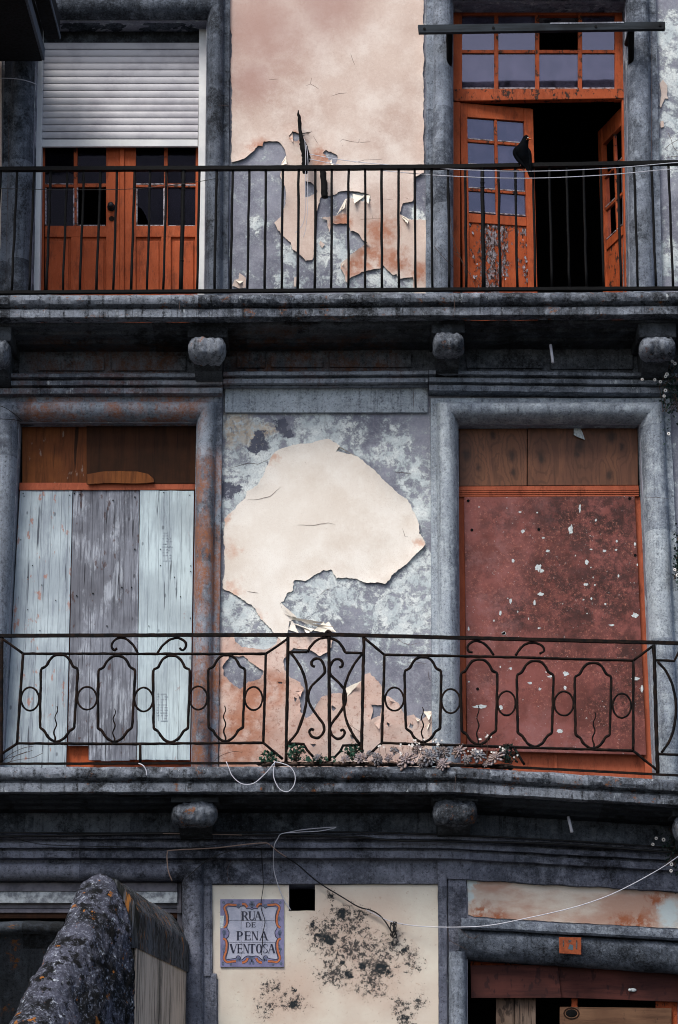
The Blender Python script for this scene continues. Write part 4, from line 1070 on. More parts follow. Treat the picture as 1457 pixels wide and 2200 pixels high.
def panel(zf, ub, lb, meds, rings, spikes, diags, dx):
    poly('frame_bar', zf(ub), .010); poly('frame_bar', zf(lb), .010)
    poly('frame_bar', zf([ub[0], lb[0]]), .010); poly('frame_bar', zf([ub[-1], lb[-1]]), .010)
    for d in diags: poly('diagonal_bar', zf(d), .0095)
    for cx, yt, yb, lean in meds:
        h = yb - yt; sh_ = [(0, 0), (22, .01), (40, .055), (54, .125), (64, .145), (75, .175), (75, .33), (74, .5), (72, .66), (71, .80), (68, .838), (52, .87), (42, .915), (26, .965), (0, .995)]
        full = [(x, t) for x, t in sh_] + [(-x, t) for x, t in sh_[-2:0:-1]]
        iron('medallion', zf([(cx + x - lean * (t - .3), yt + h * t) for x, t in full]), .0098, 3, True)
    for cx, cy, rx, ry in rings:
        iron('ring', zf([(cx + rx * math.cos(a * math.pi / 8), cy + ry * math.sin(a * math.pi / 8)) for a in range(16)]), .0072, 2, True)
    for (xa, ya), (xb, yb) in spikes:
        pts = [(lerp(xa, xb, t / 12) + 4.5 * math.sin(t * 1.25), lerp(ya, yb, t / 12)) for t in range(13)]
        pts = catmull(zf(pts), 2)
        MB().tube([P(x, y, LO) for x, y in pts], [.004 + .004 * i / len(pts) for i in range(len(pts))], 6, wob=.4).build('twisted_spike', MAT['iron_rust'], lr, True)
panel(z4, [(95, 123), (600, 124), (1095, 124)], [(70, 493), (560, 495), (1085, 490)], [(243, 128, 488, 14), (480, 133, 488, 12), (706, 132, 490, 4), (933, 130, 486, 6)],
      [(124, 310, 37, 48), (359, 307, 40, 47), (592, 312, 38, 49), (817, 306, 37, 48), (1045, 308, 36, 48)],
      [((235, 340), (223, 485)), ((472, 350), (468, 485)), ((925, 338), (926, 482))],
      [[(8, 60), (95, 123)], [(1095, 124), (1185, 62)], [(1085, 490), (1165, 558)], [(70, 493), (0, 540)]], 0)
panel(z5, [(243, 128), (760, 138), (1272, 153)], [(232, 493), (700, 508), (1272, 525)], [(402, 138, 492, 0), (634, 148, 502, 2), (866, 154, 510, 2), (1105, 162, 518, 2)],
      [(284, 312, 38, 48), (517, 320, 38, 50), (748, 329, 37, 50), (985, 330, 40, 50), (1225, 339, 38, 50)],
      [((400, 345), (400, 488)), ((630, 338), (628, 498)), ((1113, 366), (1105, 514))],
      [[(163, 62), (243, 128)], [(1272, 152), (1350, 94)], [(1272, 525), (1370, 605)], [(232, 493), (165, 555)], [(780, 515), (822, 584)]], 0)
poly('post', z4([(8, 58), (4, 575)]), .013); poly('post', z4([(1187, 56), (1178, 568)]), .0115); poly('post', z4([(1355, 44), (1358, 565)]), .0125)
poly('post', z5([(158, 54), (147, 570)]), .0115); poly('post', z5([(1357, 88), (1373, 618)]), .0135)
poly('brace', z4([(578, 495), (578, 572)]), .009)
for pts in (z4([(568, 121), (550, 90), (525, 66), (495, 58), (468, 72), (460, 93), (470, 108), (483, 101)]), z4([(648, 122), (670, 90), (700, 66), (735, 59), (762, 74), (766, 94), (753, 108), (739, 100)]),
            z5([(695, 130), (672, 98), (645, 76), (612, 73), (588, 90), (590, 113), (608, 119)]), z5([(785, 132), (805, 102), (830, 83), (865, 79), (895, 92), (902, 113), (884, 124)])):
    iron('scroll', pts, .0088, 5)
# centre panel
S = [(632, 212), (615, 203), (611, 180), (635, 160), (668, 168), (690, 208), (690, 252), (650, 292), (606, 340), (590, 392), (597, 440), (632, 500), (672, 552), (690, 592), (680, 630), (650, 656), (615, 650), (597, 620), (608, 602), (626, 608)]
iron('scroll', z6(S), .0098, 4); iron('scroll', z6([(1416 - x, y + 4) for x, y in S]), .0098, 4)
iron('bow', z6([(480, 124), (530, 192), (565, 270), (580, 350), (578, 430), (558, 520), (520, 620), (465, 690)]), .0098, 4)
iron('bow', z6([(930, 126), (880, 192), (838, 272), (815, 352), (810, 430), (826, 540), (862, 622), (912, 697)]), .0098, 4)
poly('frame_bar', z6([(465, 120), (585, 119)])); iron('arch', z6([(585, 119), (610, 76), (652, 40), (715, 29), (772, 50), (806, 90), (822, 123)]), .0098, 4); poly('frame_bar', z6([(822, 123), (935, 126)]))
poly('frame_bar', z6([(460, 690), (562, 695), (580, 730), (622, 776)])); poly('frame_bar', z6([(918, 700), (808, 704), (790, 740), (748, 786)]))
# next panel beyond the right post and left post
poly('frame_bar', z7([(790, 478), (1030, 490), (1090, 370), (1300, 300)])); iron('bow', z7([(815, 500), (920, 620), (1000, 780), (1040, 950), (1055, 1100), (1040, 1300), (980, 1520), (865, 1695)]), .0098, 4)
poly('frame_bar', z7([(830, 1712), (1090, 1722), (1180, 1790)])); poly('post', [(1487, 1386), (1492, 1666)], .0115)
for k in (0,): iron('finial', z6([(700, 8), (708, -8), (722, -10), (732, 6)]), .012, 4)

# ================================================================== boards nailed over the doorways
def board(name, quad, out, th, mat, label, cat='board', group=None, bev=.004, wig=0.0, seed=0):
    """one board; its edges are slightly uneven"""
    a = [P(x, y, out) for x, y in quad]
    org = (a[2] + a[3]) / 2
    if not wig:
        o = MB().hexa(a + [p + Vector((0, th, 0)) for p in a], bev).build(name, MAT[mat], None, origin=org)
        o.location = org; return tag(o, label, cat, group)
    return None
# --- middle floor, left doorway
bo = -.10
tag(MB().prect(48, 914, 189, 1038, bo - .02, .015, .002).build('plywood_board', MAT['ply_brown']), 'streaky brown plywood board, left one above the whitewashed planks', 'board')
tag(MB().prect(186, 911, 421, 1039, bo, .015, .003).build('plywood_board', MAT['ply_dark']), 'dark brown hardboard sheet beside the streaky plywood above the planks', 'board')
m = MB(); st_ = [(187, 1019), (215, 1013), (255, 1012), (295, 1013), (318, 1018), (330, 1028), (331, 1036), (290, 1039), (240, 1037), (188, 1040)]
a = [P(x, y, bo + .03) for x, y in jag(st_, 1.0, 8, 3)]; n = len(a)
m.add(a + [p + Vector((0, .02, 0)) for p in a], [tuple(range(n - 1, -1, -1))] + [(i, (i + 1) % n, n + (i + 1) % n, n + i) for i in range(n)])
tag(m.build('delaminated_strip', MAT['ply_brown']), 'loose lifting strip at the lower edge of the dark hardboard', 'board strip')
dfr = empty_part('door_frame', P(230, 1672, -.16), 'orange door frame of the plank-covered doorway')
MB().pquad([(42, 1037), (420, 1037), (419, 1052), (41, 1053)], bo - .005, .06, .004).build('cross_rail', MAT['orange_rail'], dfr)
MB().pquad([(42, 905), (420, 905), (416, 916), (42, 918)], bo - .03, .05, .004).build('head', MAT['orange_rail'], dfr)
MB().pquad([(40, 1050), (420, 1050), (412, 1675), (2, 1675)], -.19, .03).build('door_face', MAT['orange'], dfr)
for xa, xb in ((60, 40), (150, 140), (240, 236), (330, 326)): MB().pquad([(xa, 1560), (xa + 60, 1560), (xb + 62, 1660), (xb, 1660)], -.178, .02, .004).build('door_panel', MAT['orange'], dfr)
# each covering panel is made of narrow boards glued edge to edge
def plank_panel(name, label, tl, tr, br, bl, cuts, mat, out, seed, drops=None):
    r_ = random.Random(seed); gap = .18
    root = thing(name, label, 'board', P((bl[0] + br[0]) / 2, max(bl[1], br[1]), out))
    ed = [0] + cuts + [1]
    for i in range(len(ed) - 1):
        a, b = ed[i], ed[i + 1]
        q = [(lerp(tl[0], tr[0], a) + gap, lerp(tl[1], tr[1], a) + r_.uniform(-.8, .8)), (lerp(tl[0], tr[0], b) - gap, lerp(tl[1], tr[1], b) + r_.uniform(-.8, .8)),
             (lerp(bl[0], br[0], b) - gap, lerp(bl[1], br[1], b) + (drops[i] if drops else r_.uniform(-1.2, 1.2))), (lerp(bl[0], br[0], a) + gap, lerp(bl[1], br[1], a) + (drops[i] if drops else r_.uniform(-1.2, 1.2)))]
        MB().pquad(q, out + r_.uniform(-.0018, .0018), .022, .0014).build('plank', MAT[mat], root)
    return root
p1 = plank_panel('plank_panel', 'whitewashed plank panel with rusty spots, leftmost over the left doorway', (43, 1053), (156, 1053), (142, 1650), (9, 1650), [.22, .43, .62, .80, .93], 'plank_white', -.115, 1)
p2 = plank_panel('plank_panel', 'bare grey weathered plank panel between the two whitewashed ones', (157, 1054), (300, 1053), (293, 1632), (146, 1632), [.13, .30, .48, .63, .78, .90], 'plank_grey', -.12, 2, drops=[-30, -30, 1, 3, 2, 2, 0])
p3 = plank_panel('plank_panel', 'pale planed plank panel beside the ochre door jamb', (301, 1053), (417, 1055), (408, 1632), (294, 1632), [.17, .36, .55, .78], 'plank_pale', -.112, 3)
def dots(parent, name, pts, out, mat, r=1.6):
    m = MB()
    for x, y in pts:
        c = P(x, y, out); m.tube([c, c + Vector((0, -.003, 0))], r * M_PX, 7)
    tag(m.build(name, MAT[mat], parent), kind='stuff')
rn = random.Random(8)
dots(p1, 'nail_head', [(50, 1060), (52, 1066), (150, 1064), (45, 1160), (60, 1240), (90, 1257), (70, 1215), (120, 1290), (86, 1355), (60, 1310)], -.112, 'iron', 1.3)
dots(p2, 'nail_head', [(160, 1060), (172, 1062), (290, 1068), (243, 1075), (262, 1262), (283, 1262), (200, 1275), (165, 1280), (230, 1345), (290, 1180)], -.116, 'iron', 1.8)
dots(p3, 'nail_head', [(352, 1058), (408, 1064), (345, 1180), (410, 1216), (410, 1228), (388, 1282), (345, 1215), (375, 1240), (409, 1328), (320, 1345), (330, 1455)], -.109, 'iron', 1.3)
# faded upright print on the pale planks
m = MB()
for (xa, ya, xb, yb) in ((349, 1144, 371, 1204), (337, 1490, 361, 1548)):
    for i in range(11):
        t = i / 10; y = lerp(ya, yb, t)
        for j in range(3):
            if rn.random() < .8: 
                x = lerp(xa, xb, j / 3) + rn.uniform(-1, 1); w_ = rn.uniform(4, 8); a = [P(x, y, -.1086), P(x + w_, y, -.1086), P(x + w_, y + 1.7, -.1086), P(x, y + 1.7, -.1086)]
                m.add(a, [(0, 3, 2, 1)])
    for j in range(3):
        x = lerp(xa, xb, j / 3 + .12); a = [P(x, ya, -.1086), P(x + 1.5, ya, -.1086), P(x + 1.5, yb, -.1086), P(x, yb, -.1086)]; m.add(a, [(0, 3, 2, 1)])
tag(m.build('stamp_print', MAT['stamp'], p3), kind='stuff')
# --- middle floor, right doorway
dr = empty_part('door_frame', P(1190, 1690, -.16), 'orange door frame of the red boarded doorway')
MB().pquad([(986, 1045), (1372, 1043), (1373, 1053), (986, 1054)], bo - .005, .08, .003).build('cross_rail', MAT['orange_rail'], dr)
for k, (ya, yb) in enumerate(((1055, 1058), (1059.5, 1062.5), (1064, 1067))): MB().pquad([(986, ya), (1373, ya - 1), (1373, yb - 1), (986, yb)], bo - .008, .07, .001).build('cross_moulding', MAT['orange_rail'], dr)
MB().pquad([(984, 907), (1374, 907), (1374, 919), (984, 922)], bo - .03, .05, .004).build('head', MAT['orange_rail'], dr)
MB().pquad([(985, 1068), (998, 1068), (1003, 1690), (988, 1690)], bo - .03, .06, .004).build('frame_stile', MAT['orange_rail'], dr)
MB().pquad([(1360, 1068), (1377, 1068), (1409, 1700), (1388, 1700)], bo - .03, .06, .004).build('frame_stile', MAT['orange_rail'], dr)
MB().pquad([(990, 1068), (1375, 1068), (1405, 1700), (995, 1690)], -.17, .03).build('door_face', MAT['orange_rail'], dr)
for x in (1190,): MB().pquad([(x, 1560), (x + 6, 1560), (x + 8, 1690), (x + 2, 1690)], -.155, .02, .003).build('door_stile', MAT['orange_rail'], dr)
tag(MB().pquad([(987, 922), (1132, 920), (1132, 1043), (987, 1044)], bo - .012, .012, .002).build('laminate_board', MAT['veneer']), 'smaller wood-grain laminate board above the red panel', 'board')
lb = tag(MB().pquad([(1134, 918), (1370, 916), (1371, 1042), (1134, 1043)], bo - .008, .012, .002).build('laminate_board', MAT['veneer']), 'wider wood-grain laminate board with a peeled white corner at its top', 'board')
pt = [P(1233, 919, bo), P(1233, 934, bo + .02), P(1240, 938, bo + .02), P(1257, 945, bo + .008), P(1252, 930, bo - .002), P(1246, 918, bo - .005)]
o = link('peeled_corner', [v for v in pt] + [v + Vector((0, .002, 0)) for v in pt], [(5, 4, 3, 2, 1, 0), (6, 7, 8, 9, 10, 11)] + [(i, (i + 1) % 6, 6 + (i + 1) % 6, 6 + i) for i in range(6)], MAT['chip'], lb)
rp = thing('red_panel', 'scraped red-brown board with white chips covering the right doorway', 'board', P(1195, 1621, bo))
MB().pquad([(997, 1068), (1364, 1066), (1389, 1622), (1004, 1612)], bo, .02, .004).build('board_face', MAT['red_panel'], rp)
dots(rp, 'bolt_hole', [(900 + 298 / 2.616, 800 + 886 / 2.616), (900 + 674 / 2.616, 800 + 883 / 2.616), (700 + 628 / 1.925, 1340 + 270 / 1.925), (1006, 1076), (1353, 1071), (1365, 1193)], bo, 'charred', 3.4)
ch = [(905, 765, 10, 35), (853, 885, 20, 45), (585, 893, 16, 16), (672, 1098, 30, 30), (690, 1115, 20, 16), (530, 1058, 13, 14), (942, 1068, 18, 22), (1045, 1003, 18, 11), (1108, 998, 11, 9), (968, 995, 13, 6), (940, 1192, 20, 12), (685, 1247, 26, 18), (515, 1285, 12, 24),
      (458, 1352, 12, 22), (422, 1395, 7, 10), (1122, 1145, 8, 16), (925, 1277, 10, 8), (970, 1272, 8, 13), (1048, 1302, 10, 9), (1215, 1365, 30, 22), (1085, 1420, 26, 8), (478, 1467, 17, 14), (680, 1437, 6, 6), (650, 1295, 10, 24), (570, 785, 13, 9), (725, 1003, 20, 10),
      (995, 830, 9, 12), (700, 930, 13, 8), (945, 1355, 6, 6), (1215, 965, 10, 14), (1228, 1080, 6, 12), (1112, 948, 9, 14), (967, 1096, 7, 6), (880, 1030, 6, 8), (665, 788, 9, 7), (990, 1195, 6, 9), (980, 1153, 5, 8), (555, 1345, 7, 8), (617, 1385, 5, 9), (500, 1270, 5, 6), (338, 757, 5, 7), (280, 1440, 8, 18)]
ch = [(900 + a / 2.616, 800 + b / 2.616, c / 2.616, d / 2.616) for a, b, c, d in ch]
c5 = [(993, 207, 21, 14), (735, 40, 13, 12), (640, 343, 46, 12), (725, 347, 12, 15), (968, 443, 20, 13), (1280, 228, 34, 11), (1308, 268, 8, 28), (930, 218, 25, 6), (885, 270, 9, 9), (765, 185, 8, 9), (990, 265, 8, 13), (880, 18, 5, 6), (722, 178, 6, 6), (845, 245, 14, 8), (800, 453, 9, 6), (592, 240, 7, 5)]
ch += [(700 + a / 1.925, 1340 + b / 1.925, c / 1.925, d / 1.925) for a, b, c, d in c5]
rc = random.Random(5)
for (x, y, w_, h_) in ch:
    k = 15; ph = rc.uniform(0, 6.28); w_ *= 1.5; h_ *= 1.5; q = [(x + w_ * .5 * rc.uniform(.55, 1.1) * math.cos(ph + 6.283 * i / k), y + h_ * .5 * rc.uniform(.55, 1.1) * math.sin(ph + 6.283 * i / k)) for i in range(k)]
    a = [P(px, py, bo + .0012) for px, py in q]
    link('paint_chip', a + [v + Vector((0, .001, 0)) for v in a], [tuple(range(k - 1, -1, -1))] + [(i, (i + 1) % k, k + (i + 1) % k, k + i) for i in range(k)], MAT['chip'], rp)

# --- ground floor, right doorway
go = -.08
tag(MB().prect(1011, 2061, 1128, 2076, go - .05, .02, .003).build('wood_strip', MAT['orange_worn']), 'thin orange-brown strip under the lintel of the ground floor door', 'board')
tag(MB().pquad([(1011, 2074), (1198, 2073), (1206, 2144), (1013, 2144)], go + .02, .02, .003).build('wood_board', MAT['ply_red']), 'left red-brown board with dark stains across the ground floor doorway', 'board')
tag(MB().pquad([(1192, 2074), (1470, 2083), (1470, 2153), (1200, 2143)], go - .01, .02, .003).build('wood_board', MAT['ply_red']), 'right red-brown board with a white peg across the ground floor doorway', 'board')
m = MB(); c = P(1353, 2127, go); m.ball(c + Vector((0, -.01, 0)), .014, .012, .012, 10, 8); m.ball(c + Vector((.025, 0, 0)), .03, .008, .014, 10, 8)
tag(m.build('peg', MAT['chip'], None, True), 'small white peg on the right red-brown board', 'peg')
for k, (x0_, x1_, lab) in enumerate(((1066, 1104, 'left of two blackened upright planks in the ground floor doorway'), (1106, 1151, 'right of two blackened upright planks in the ground floor doorway'))):
    tag(MB().prect(x0_, 2140, x1_, 2800, go - .05 + .006 * k, .02, .003).build('upright_plank', MAT['plank_old']), lab, 'plank')
pb = thing('pine_board', 'knotty pine board low in the ground floor doorway', 'board', P(1320, 2290, go))
MB().pquad([(1203, 2163), (1443, 2166), (1443, 2290), (1203, 2290)], go - .03, .025, .003).build('board_face', MAT['pine'], pb)
c = P(1228, 2177, go - .03); MB().ball(c, .047, .004, .032, 18, 8).build('knot', MAT['charred'], pb, True)
c = P(1228, 2177, go - .03); MB().tube([c + Vector((.06 * math.cos(a), -.002, .043 * math.sin(a))) for a in [i * .3927 for i in range(16)]], .006, 6, True, flat=.4).build('knot_ring', MAT['ply_dark'], pb, True)
gf = empty_part('door_frame', P(1230, 2800, go - .1))
for x0_, x1_, ya in ((1228, 1241, 2145), (1409, 1446, 2148), (1444, 1456, 2150)): MB().prect(x0_, ya, x1_, 2800, go - .07, .03, .003).build('frame_stile', MAT['orange_worn'], gf)
# --- ground floor, left opening: horizontal frame members
lf = empty_part('shop_window_frame', P(100, 1972, -.1))
for (ya, yb, o_, mt, nm) in ((1896, 1915, -.02, 'frame_mauve', 'head_rail'), (1915, 1940, -.03, 'frame_grey', 'white_rail'), (1941, 1951, -.08, 'frame_mauve', 'lower_rail'), (1952, 1961, -.085, 'frame_mauve', 'lower_rail'), (1962, 1973, -.10, 'ply_dark', 'timber_rail')):
    MB().prect(-330, ya, 381, yb, o_, .06, .003).build(nm, MAT[mt], lf)
MB().prect(381, 1896, 390, 1962, -.055, .07, .003).build('end_stile', MAT['frame_mauve'], lf)
MB().prect(381, 1962, 391, 2800, -.10, .06, .003).build('end_stile', MAT['frame_mauve'], lf)

# ================================================================== things on and in front of the facade
# ---- street name sign of glazed tiles
sg = thing('street_sign', 'blue glazed tile street sign reading RUA DE PENA VENTOSA with orange scroll border', 'sign', P(541, 2078, .012))
sz = lambda x, y: (460 + x / 9.106, 1925 + y / 9.106)
xs_ = [118, 530, 940, 1372]; ys_ = [58, 484, 914, 1392]
SO = .022
for i in range(3):
    for j in range(3):
        a, b = sz(xs_[i] + 3, ys_[j] + 3), sz(xs_[i + 1] - 3, ys_[j + 1] - 3)
        MB().prect(a[0], a[1], b[0], b[1], SO - .001 * ((i + j) % 2), .016, .0015).build('tile', MAT['tile'], sg)
def spoly(m, pts, out):
    a = [P(*sz(x, y), out) for x, y in pts]
    # keep the face towards the street
    ar = sum(p.x * q.z - q.x * p.z for p, q in zip(a, a[1:] + a[:1]))
    m.add(a, [tuple(range(len(a)))] if ar > 0 else [tuple(range(len(a) - 1, -1, -1))])
def sband(m, pts, w, out, closed=False, n=5):
    c = catmull(pts, n, closed); k = len(c); L_, R_ = [], []
    for i in range(k):
        a = c[(i - 1) % k] if closed or i else c[i]; b = c[(i + 1) % k] if closed or i < k - 1 else c[i]
        dx, dy = b[0] - a[0], b[1] - a[1]; l = math.hypot(dx, dy) + 1e-9
        ww = w[0] + (w[1] - w[0]) * i / k if isinstance(w, tuple) else w
        L_.append((c[i][0] - dy / l * ww / 2, c[i][1] + dx / l * ww / 2)); R_.append((c[i][0] + dy / l * ww / 2, c[i][1] - dx / l * ww / 2))
    for i in range(k if closed else k - 1):
        j = (i + 1) % k; spoly(m, [L_[i], L_[j], R_[j], R_[i]], out)
CX = 742
mir = lambda p: [(2 * CX - x, y) for x, y in p]
inner = [(742, 262), (690, 240), (640, 246), (600, 200), (525, 200), (480, 238), (432, 212), (280, 212), (250, 245), (280, 370), (284, 500), (250, 615), (292, 700), (282, 790), (246, 830), (284, 930), (276, 1060), (235, 1205), (265, 1238), (420, 1216), (452, 1172), (505, 1180), (532, 1252), (600, 1200), (655, 1172), (742, 1182)]
ring = inner + mir(inner)[-2:0:-1]
# violet border: everything outside the inner field
m = MB()
om = [(124, 64), (1366, 64), (1366, 1386), (124, 1386)]
rr_ = catmull(ring, 3, True)
V2, _, F2, *_r = delaunay_2d_cdt([Vector(p) for p in om + rr_], [(0, 1), (1, 2), (2, 3), (3, 0)] + [(4 + i, 4 + (i + 1) % len(rr_)) for i in range(len(rr_))], [], 0, 1e-4)
V2 = np.array([(v.x, v.y) for v in V2]); F2 = np.array([f[:] for f in F2]); cc = V2[F2].mean(axis=1); keep = ~inside(cc[:, 0], cc[:, 1], rr_)
for f in F2[keep]: spoly(m, [tuple(V2[i]) for i in f], SO + .0006)
m.build('border_ground', MAT['tile_edge'], sg)
m = MB(); sband(m, ring, 14, SO + .0016, True, 4); m.build('inner_outline', MAT['blue'], sg)
sc1 = [(440, 176), (350, 172), (268, 168), (205, 222), (228, 310), (252, 400), (256, 500), (238, 575), (190, 622)]
sc2 = [(176, 838), (210, 842), (238, 890), (246, 970), (232, 1090), (196, 1215), (250, 1290), (340, 1282), (430, 1276)]
t1 = [(548, 158), (600, 160), (632, 190), (648, 222)]; t2 = [(548, 1304), (600, 1290), (640, 1255), (656, 1212)]
m = MB(); m2 = MB()
for s_ in (sc1, sc2, t1, t2):
    for q in (s_, mir(s_)):
        sband(m2, q, 52 if s_ in (sc1, sc2) else 56, SO + .0012); sband(m, q, 36 if s_ in (sc1, sc2) else 40, SO + .002)
m2.build('scroll_outline', MAT['blue'], sg); m.build('scroll_band', MAT['ochre_glaze'], sg)
m = MB(); m3 = MB(); rs = random.Random(3)
def disc(m, x, y, rx, ry, out, k=9, j=.2):
    spoly(m, [(x + rx * rs.uniform(1 - j, 1 + j) * math.cos(6.283 * i / k), y + ry * rs.uniform(1 - j, 1 + j) * math.sin(6.283 * i / k)) for i in range(k)], out)
for q in (lambda x: x, lambda x: 2 * CX - x):
    for x, y, a, b in ((200, 715, 42, 55), (190, 130, 30, 30), (345, 115, 34, 26), (205, 440, 22, 50), (195, 780, 16, 40), (175, 1320, 28, 40), (330, 1340, 26, 26), (180, 1040, 26, 30), (205, 1000, 20, 50), (1300 - 0 if False else 188, 1100, 12, 30)): disc(m, q(x), y, a, b, SO + .0014)
    for x, y, a, b in ((482, 188, 38, 40), (472, 1236, 32, 42), (505, 1250, 20, 30)): disc(m3, q(x), y, a, b, SO + .0022)
for x, y, a, b in ((742, 170, 60, 55), (742, 110, 40, 18), (735, 1215, 62, 34), (705, 1310, 22, 36), (770, 1310, 22, 36)): disc(m, x, y, a, b, SO + .0014)
tag(m.build('leaf_ornament', MAT['blue_mid'], sg), kind='stuff'); tag(m3.build('shell_ornament', MAT['blue_mid'], sg), kind='stuff')
m = MB(); 
for x, y, a, b in ((742, 165, 26, 22), (742, 225, 24, 14), (735, 1265, 20, 34)): disc(m, x, y, a, b, SO + .0026)
m.build('crest', MAT['blue'], sg)
MB().pquad([sz(118, 385), sz(195, 385), sz(182, 628), sz(112, 628)], SO + .003, .003).build('bare_chip', MAT['chip'], sg)
# lettering: roman capitals with serifs
def glyph(ch, x, y, w_, h_, m, out):
    """x, y top left; coordinates 0..1 in the box, y down"""
    T = .24 if w_ < h_ * .95 else .17; t = .055
    X = lambda a: x + a * w_; Y = lambda b: y + b * h_
    def q(*p): spoly(m, [(X(a), Y(b)) for a, b in p], out)
    def ser(a, b, wd, top): q((a - wd / 2, b), (a + wd / 2, b), (a + wd / 2, b + (.035 if top else -.035)), (a - wd / 2, b + (.035 if top else -.035)))
    def stem(a, wd, both=True):
        q((a - wd / 2, 0), (a + wd / 2, 0), (a + wd / 2, 1), (a - wd / 2, 1)); ser(a, 0, wd + .18, True); ser(a, 1, wd + .18, False)
    def dia(a0, b0, a1, b1, wd): q((a0 - wd / 2, b0), (a0 + wd / 2, b0), (a1 + wd / 2, b1), (a1 - wd / 2, b1))
    def bowl(cx, cy, rx, ry, a0, a1, tx, ty, n=14):
        for i in range(n):
            p = [R(a0 + (a1 - a0) * k / n) for k in (i, i + 1)]
            q((cx + rx * math.cos(p[0]), cy + ry * math.sin(p[0])), (cx + rx * math.cos(p[1]), cy + ry * math.sin(p[1])), (cx + (rx - tx) * math.cos(p[1]), cy + (ry - ty) * math.sin(p[1])), (cx + (rx - tx) * math.cos(p[0]), cy + (ry - ty) * math.sin(p[0])))
    if ch == 'R':
        stem(.2, T); bowl(.42, .27, .42, .27, -90, 90, T, .06); q((.2, 0), (.44, 0), (.44, .06), (.2, .06)); q((.2, .48), (.44, .48), (.44, .54), (.2, .54)); dia(.5, .52, .86, 1, T)
    elif ch == 'P':
        stem(.2, T); bowl(.45, .28, .45, .28, -90, 90, T, .055); q((.2, 0), (.46, 0), (.46, .055), (.2, .055)); q((.2, .505), (.46, .505), (.46, .56), (.2, .56))
    elif ch == 'D':
        stem(.2, T); bowl(.42, .5, .5, .5, -90, 90, T, .07); q((.2, 0), (.43, 0), (.43, .07), (.2, .07)); q((.2, .93), (.43, .93), (.43, 1), (.2, 1))
    elif ch == 'E':
        stem(.22, T)
        for b in (0, .455, .935): q((.2, b), (.86, b), (.86, b + .065), (.2, b + .065))
        q((.80, 0), (.88, 0), (.88, .24), (.84, .24)); q((.80, 1), (.90, 1), (.92, .74), (.87, .74)); q((.66, .36), (.71, .36), (.71, .62), (.66, .62))
    elif ch == 'U':
        q((.2 - T / 2, 0), (.2 + T / 2, 0), (.2 + T / 2, .7), (.2 - T / 2, .7)); q((.82, 0), (.88, 0), (.88, .7), (.82, .7)); ser(.2, 0, T + .18, True); ser(.85, 0, .26, True)
        bowl(.485, .69, .395, .31, 0, 180, T * .6, .09)
    elif ch == 'A':
        dia(.5, 0, .86, 1, T * 1.05); dia(.48, 0, .12, 1, .075); q((.26, .6), (.7, .6), (.7, .66), (.24, .66)); ser(.12, 1, .26, False); ser(.86, 1, .34, False)
    elif ch == 'V':
        dia(.16, 0, .52, 1, T * 1.05); dia(.88, 0, .52, 1, .075); ser(.16, 0, .34, True); ser(.88, 0, .26, True)
    elif ch == 'N':
        dia(.14, 0, .14, 1, .07); dia(.86, 0, .86, 1, .07); dia(.18, 0, .83, 1, T); ser(.14, 0, .28, True); ser(.14, 1, .26, False); ser(.86, 0, .26, True)
    elif ch == 'T':
        stem(.5, T); q((.06, 0), (.94, 0), (.94, .07), (.06, .07)); q((.04, 0), (.11, 0), (.09, .24), (.05, .24)); q((.96, 0), (.89, 0), (.91, .24), (.95, .24))
    elif ch == 'O':
        bowl(.5, .5, .47, .51, 0, 360, T * 1.05, .055, 28)
    elif ch == 'S':
        pts = [(.82, .22), (.74, .07), (.52, .03), (.26, .10), (.2, .26), (.34, .42), (.6, .54), (.8, .68), (.78, .86), (.54, .97), (.28, .93), (.16, .76)]
        c = catmull(pts, 4); n = len(c)
        for i in range(n - 1):
            wd = .07 + .13 * math.sin(math.pi * i / n) ** 2
            a, b = c[i], c[i + 1]; q((a[0] - wd / 2, a[1] - .03), (a[0] + wd / 2, a[1] + .03), (b[0] + wd / 2, b[1] + .03), (b[0] - wd / 2, b[1] - .03))
        q((.80, .05), (.85, .05), (.85, .28), (.80, .28)); q((.14, .72), (.19, .72), (.19, .97), (.14, .97))
for word, yt, hh, boxes in (('RUA', 300, 174, [(530, 150), (672, 140), (785, 150)]), ('DE', 513, 98, [(618, 106), (728, 92)]),
                            ('PENA', 690, 174, [(440, 140), (590, 140), (730, 138), (880, 182)]), ('VENTOSA', 936, 182, [(298, 160), (450, 116), (566, 122), (676, 136), (815, 130), (945, 118), (1048, 150)])):
    for c_, (xx, ww) in zip(word, boxes):
        m = MB(); glyph(c_, xx, yt, ww, hh, m, SO + .0024); m.build('letter', MAT['blue'], sg)

# ---- house number plaque on the door lintel
pq = thing('number_plaque', 'small worn orange house number plaque on the dark stone lintel', 'sign', P(1225, 2050, .15))
MB().pquad([(1201, 2013), (1249, 2014), (1249, 2051), (1202, 2048)], .155, .012, .002).build('plate', MAT['plaque'], pq)
pz = lambda x, y: (1180 + x / 14.57, 1990 + y / 14.57)
def mark(pts, mat, nm):
    a = [P(*pz(x, y), .1562) for x, y in pts]; link(nm, a, [tuple(range(len(a)))] if sum(p.x * q.z - q.x * p.z for p, q in zip(a, a[1:] + a[:1])) > 0 else [tuple(range(len(a) - 1, -1, -1))], MAT[mat], pq)
mark([(425, 440), (465, 440), (470, 640), (425, 640)], 'plaque_mark', 'numeral'); mark([(835, 435), (885, 440), (880, 745), (835, 700)], 'plaque_mark', 'numeral')
mark([(640, 560), (750, 590), (745, 750), (590, 710)], 'plaque_bare', 'bare_patch'); mark([(600, 430), (700, 430), (690, 490), (610, 530)], 'plaque_mark', 'numeral')

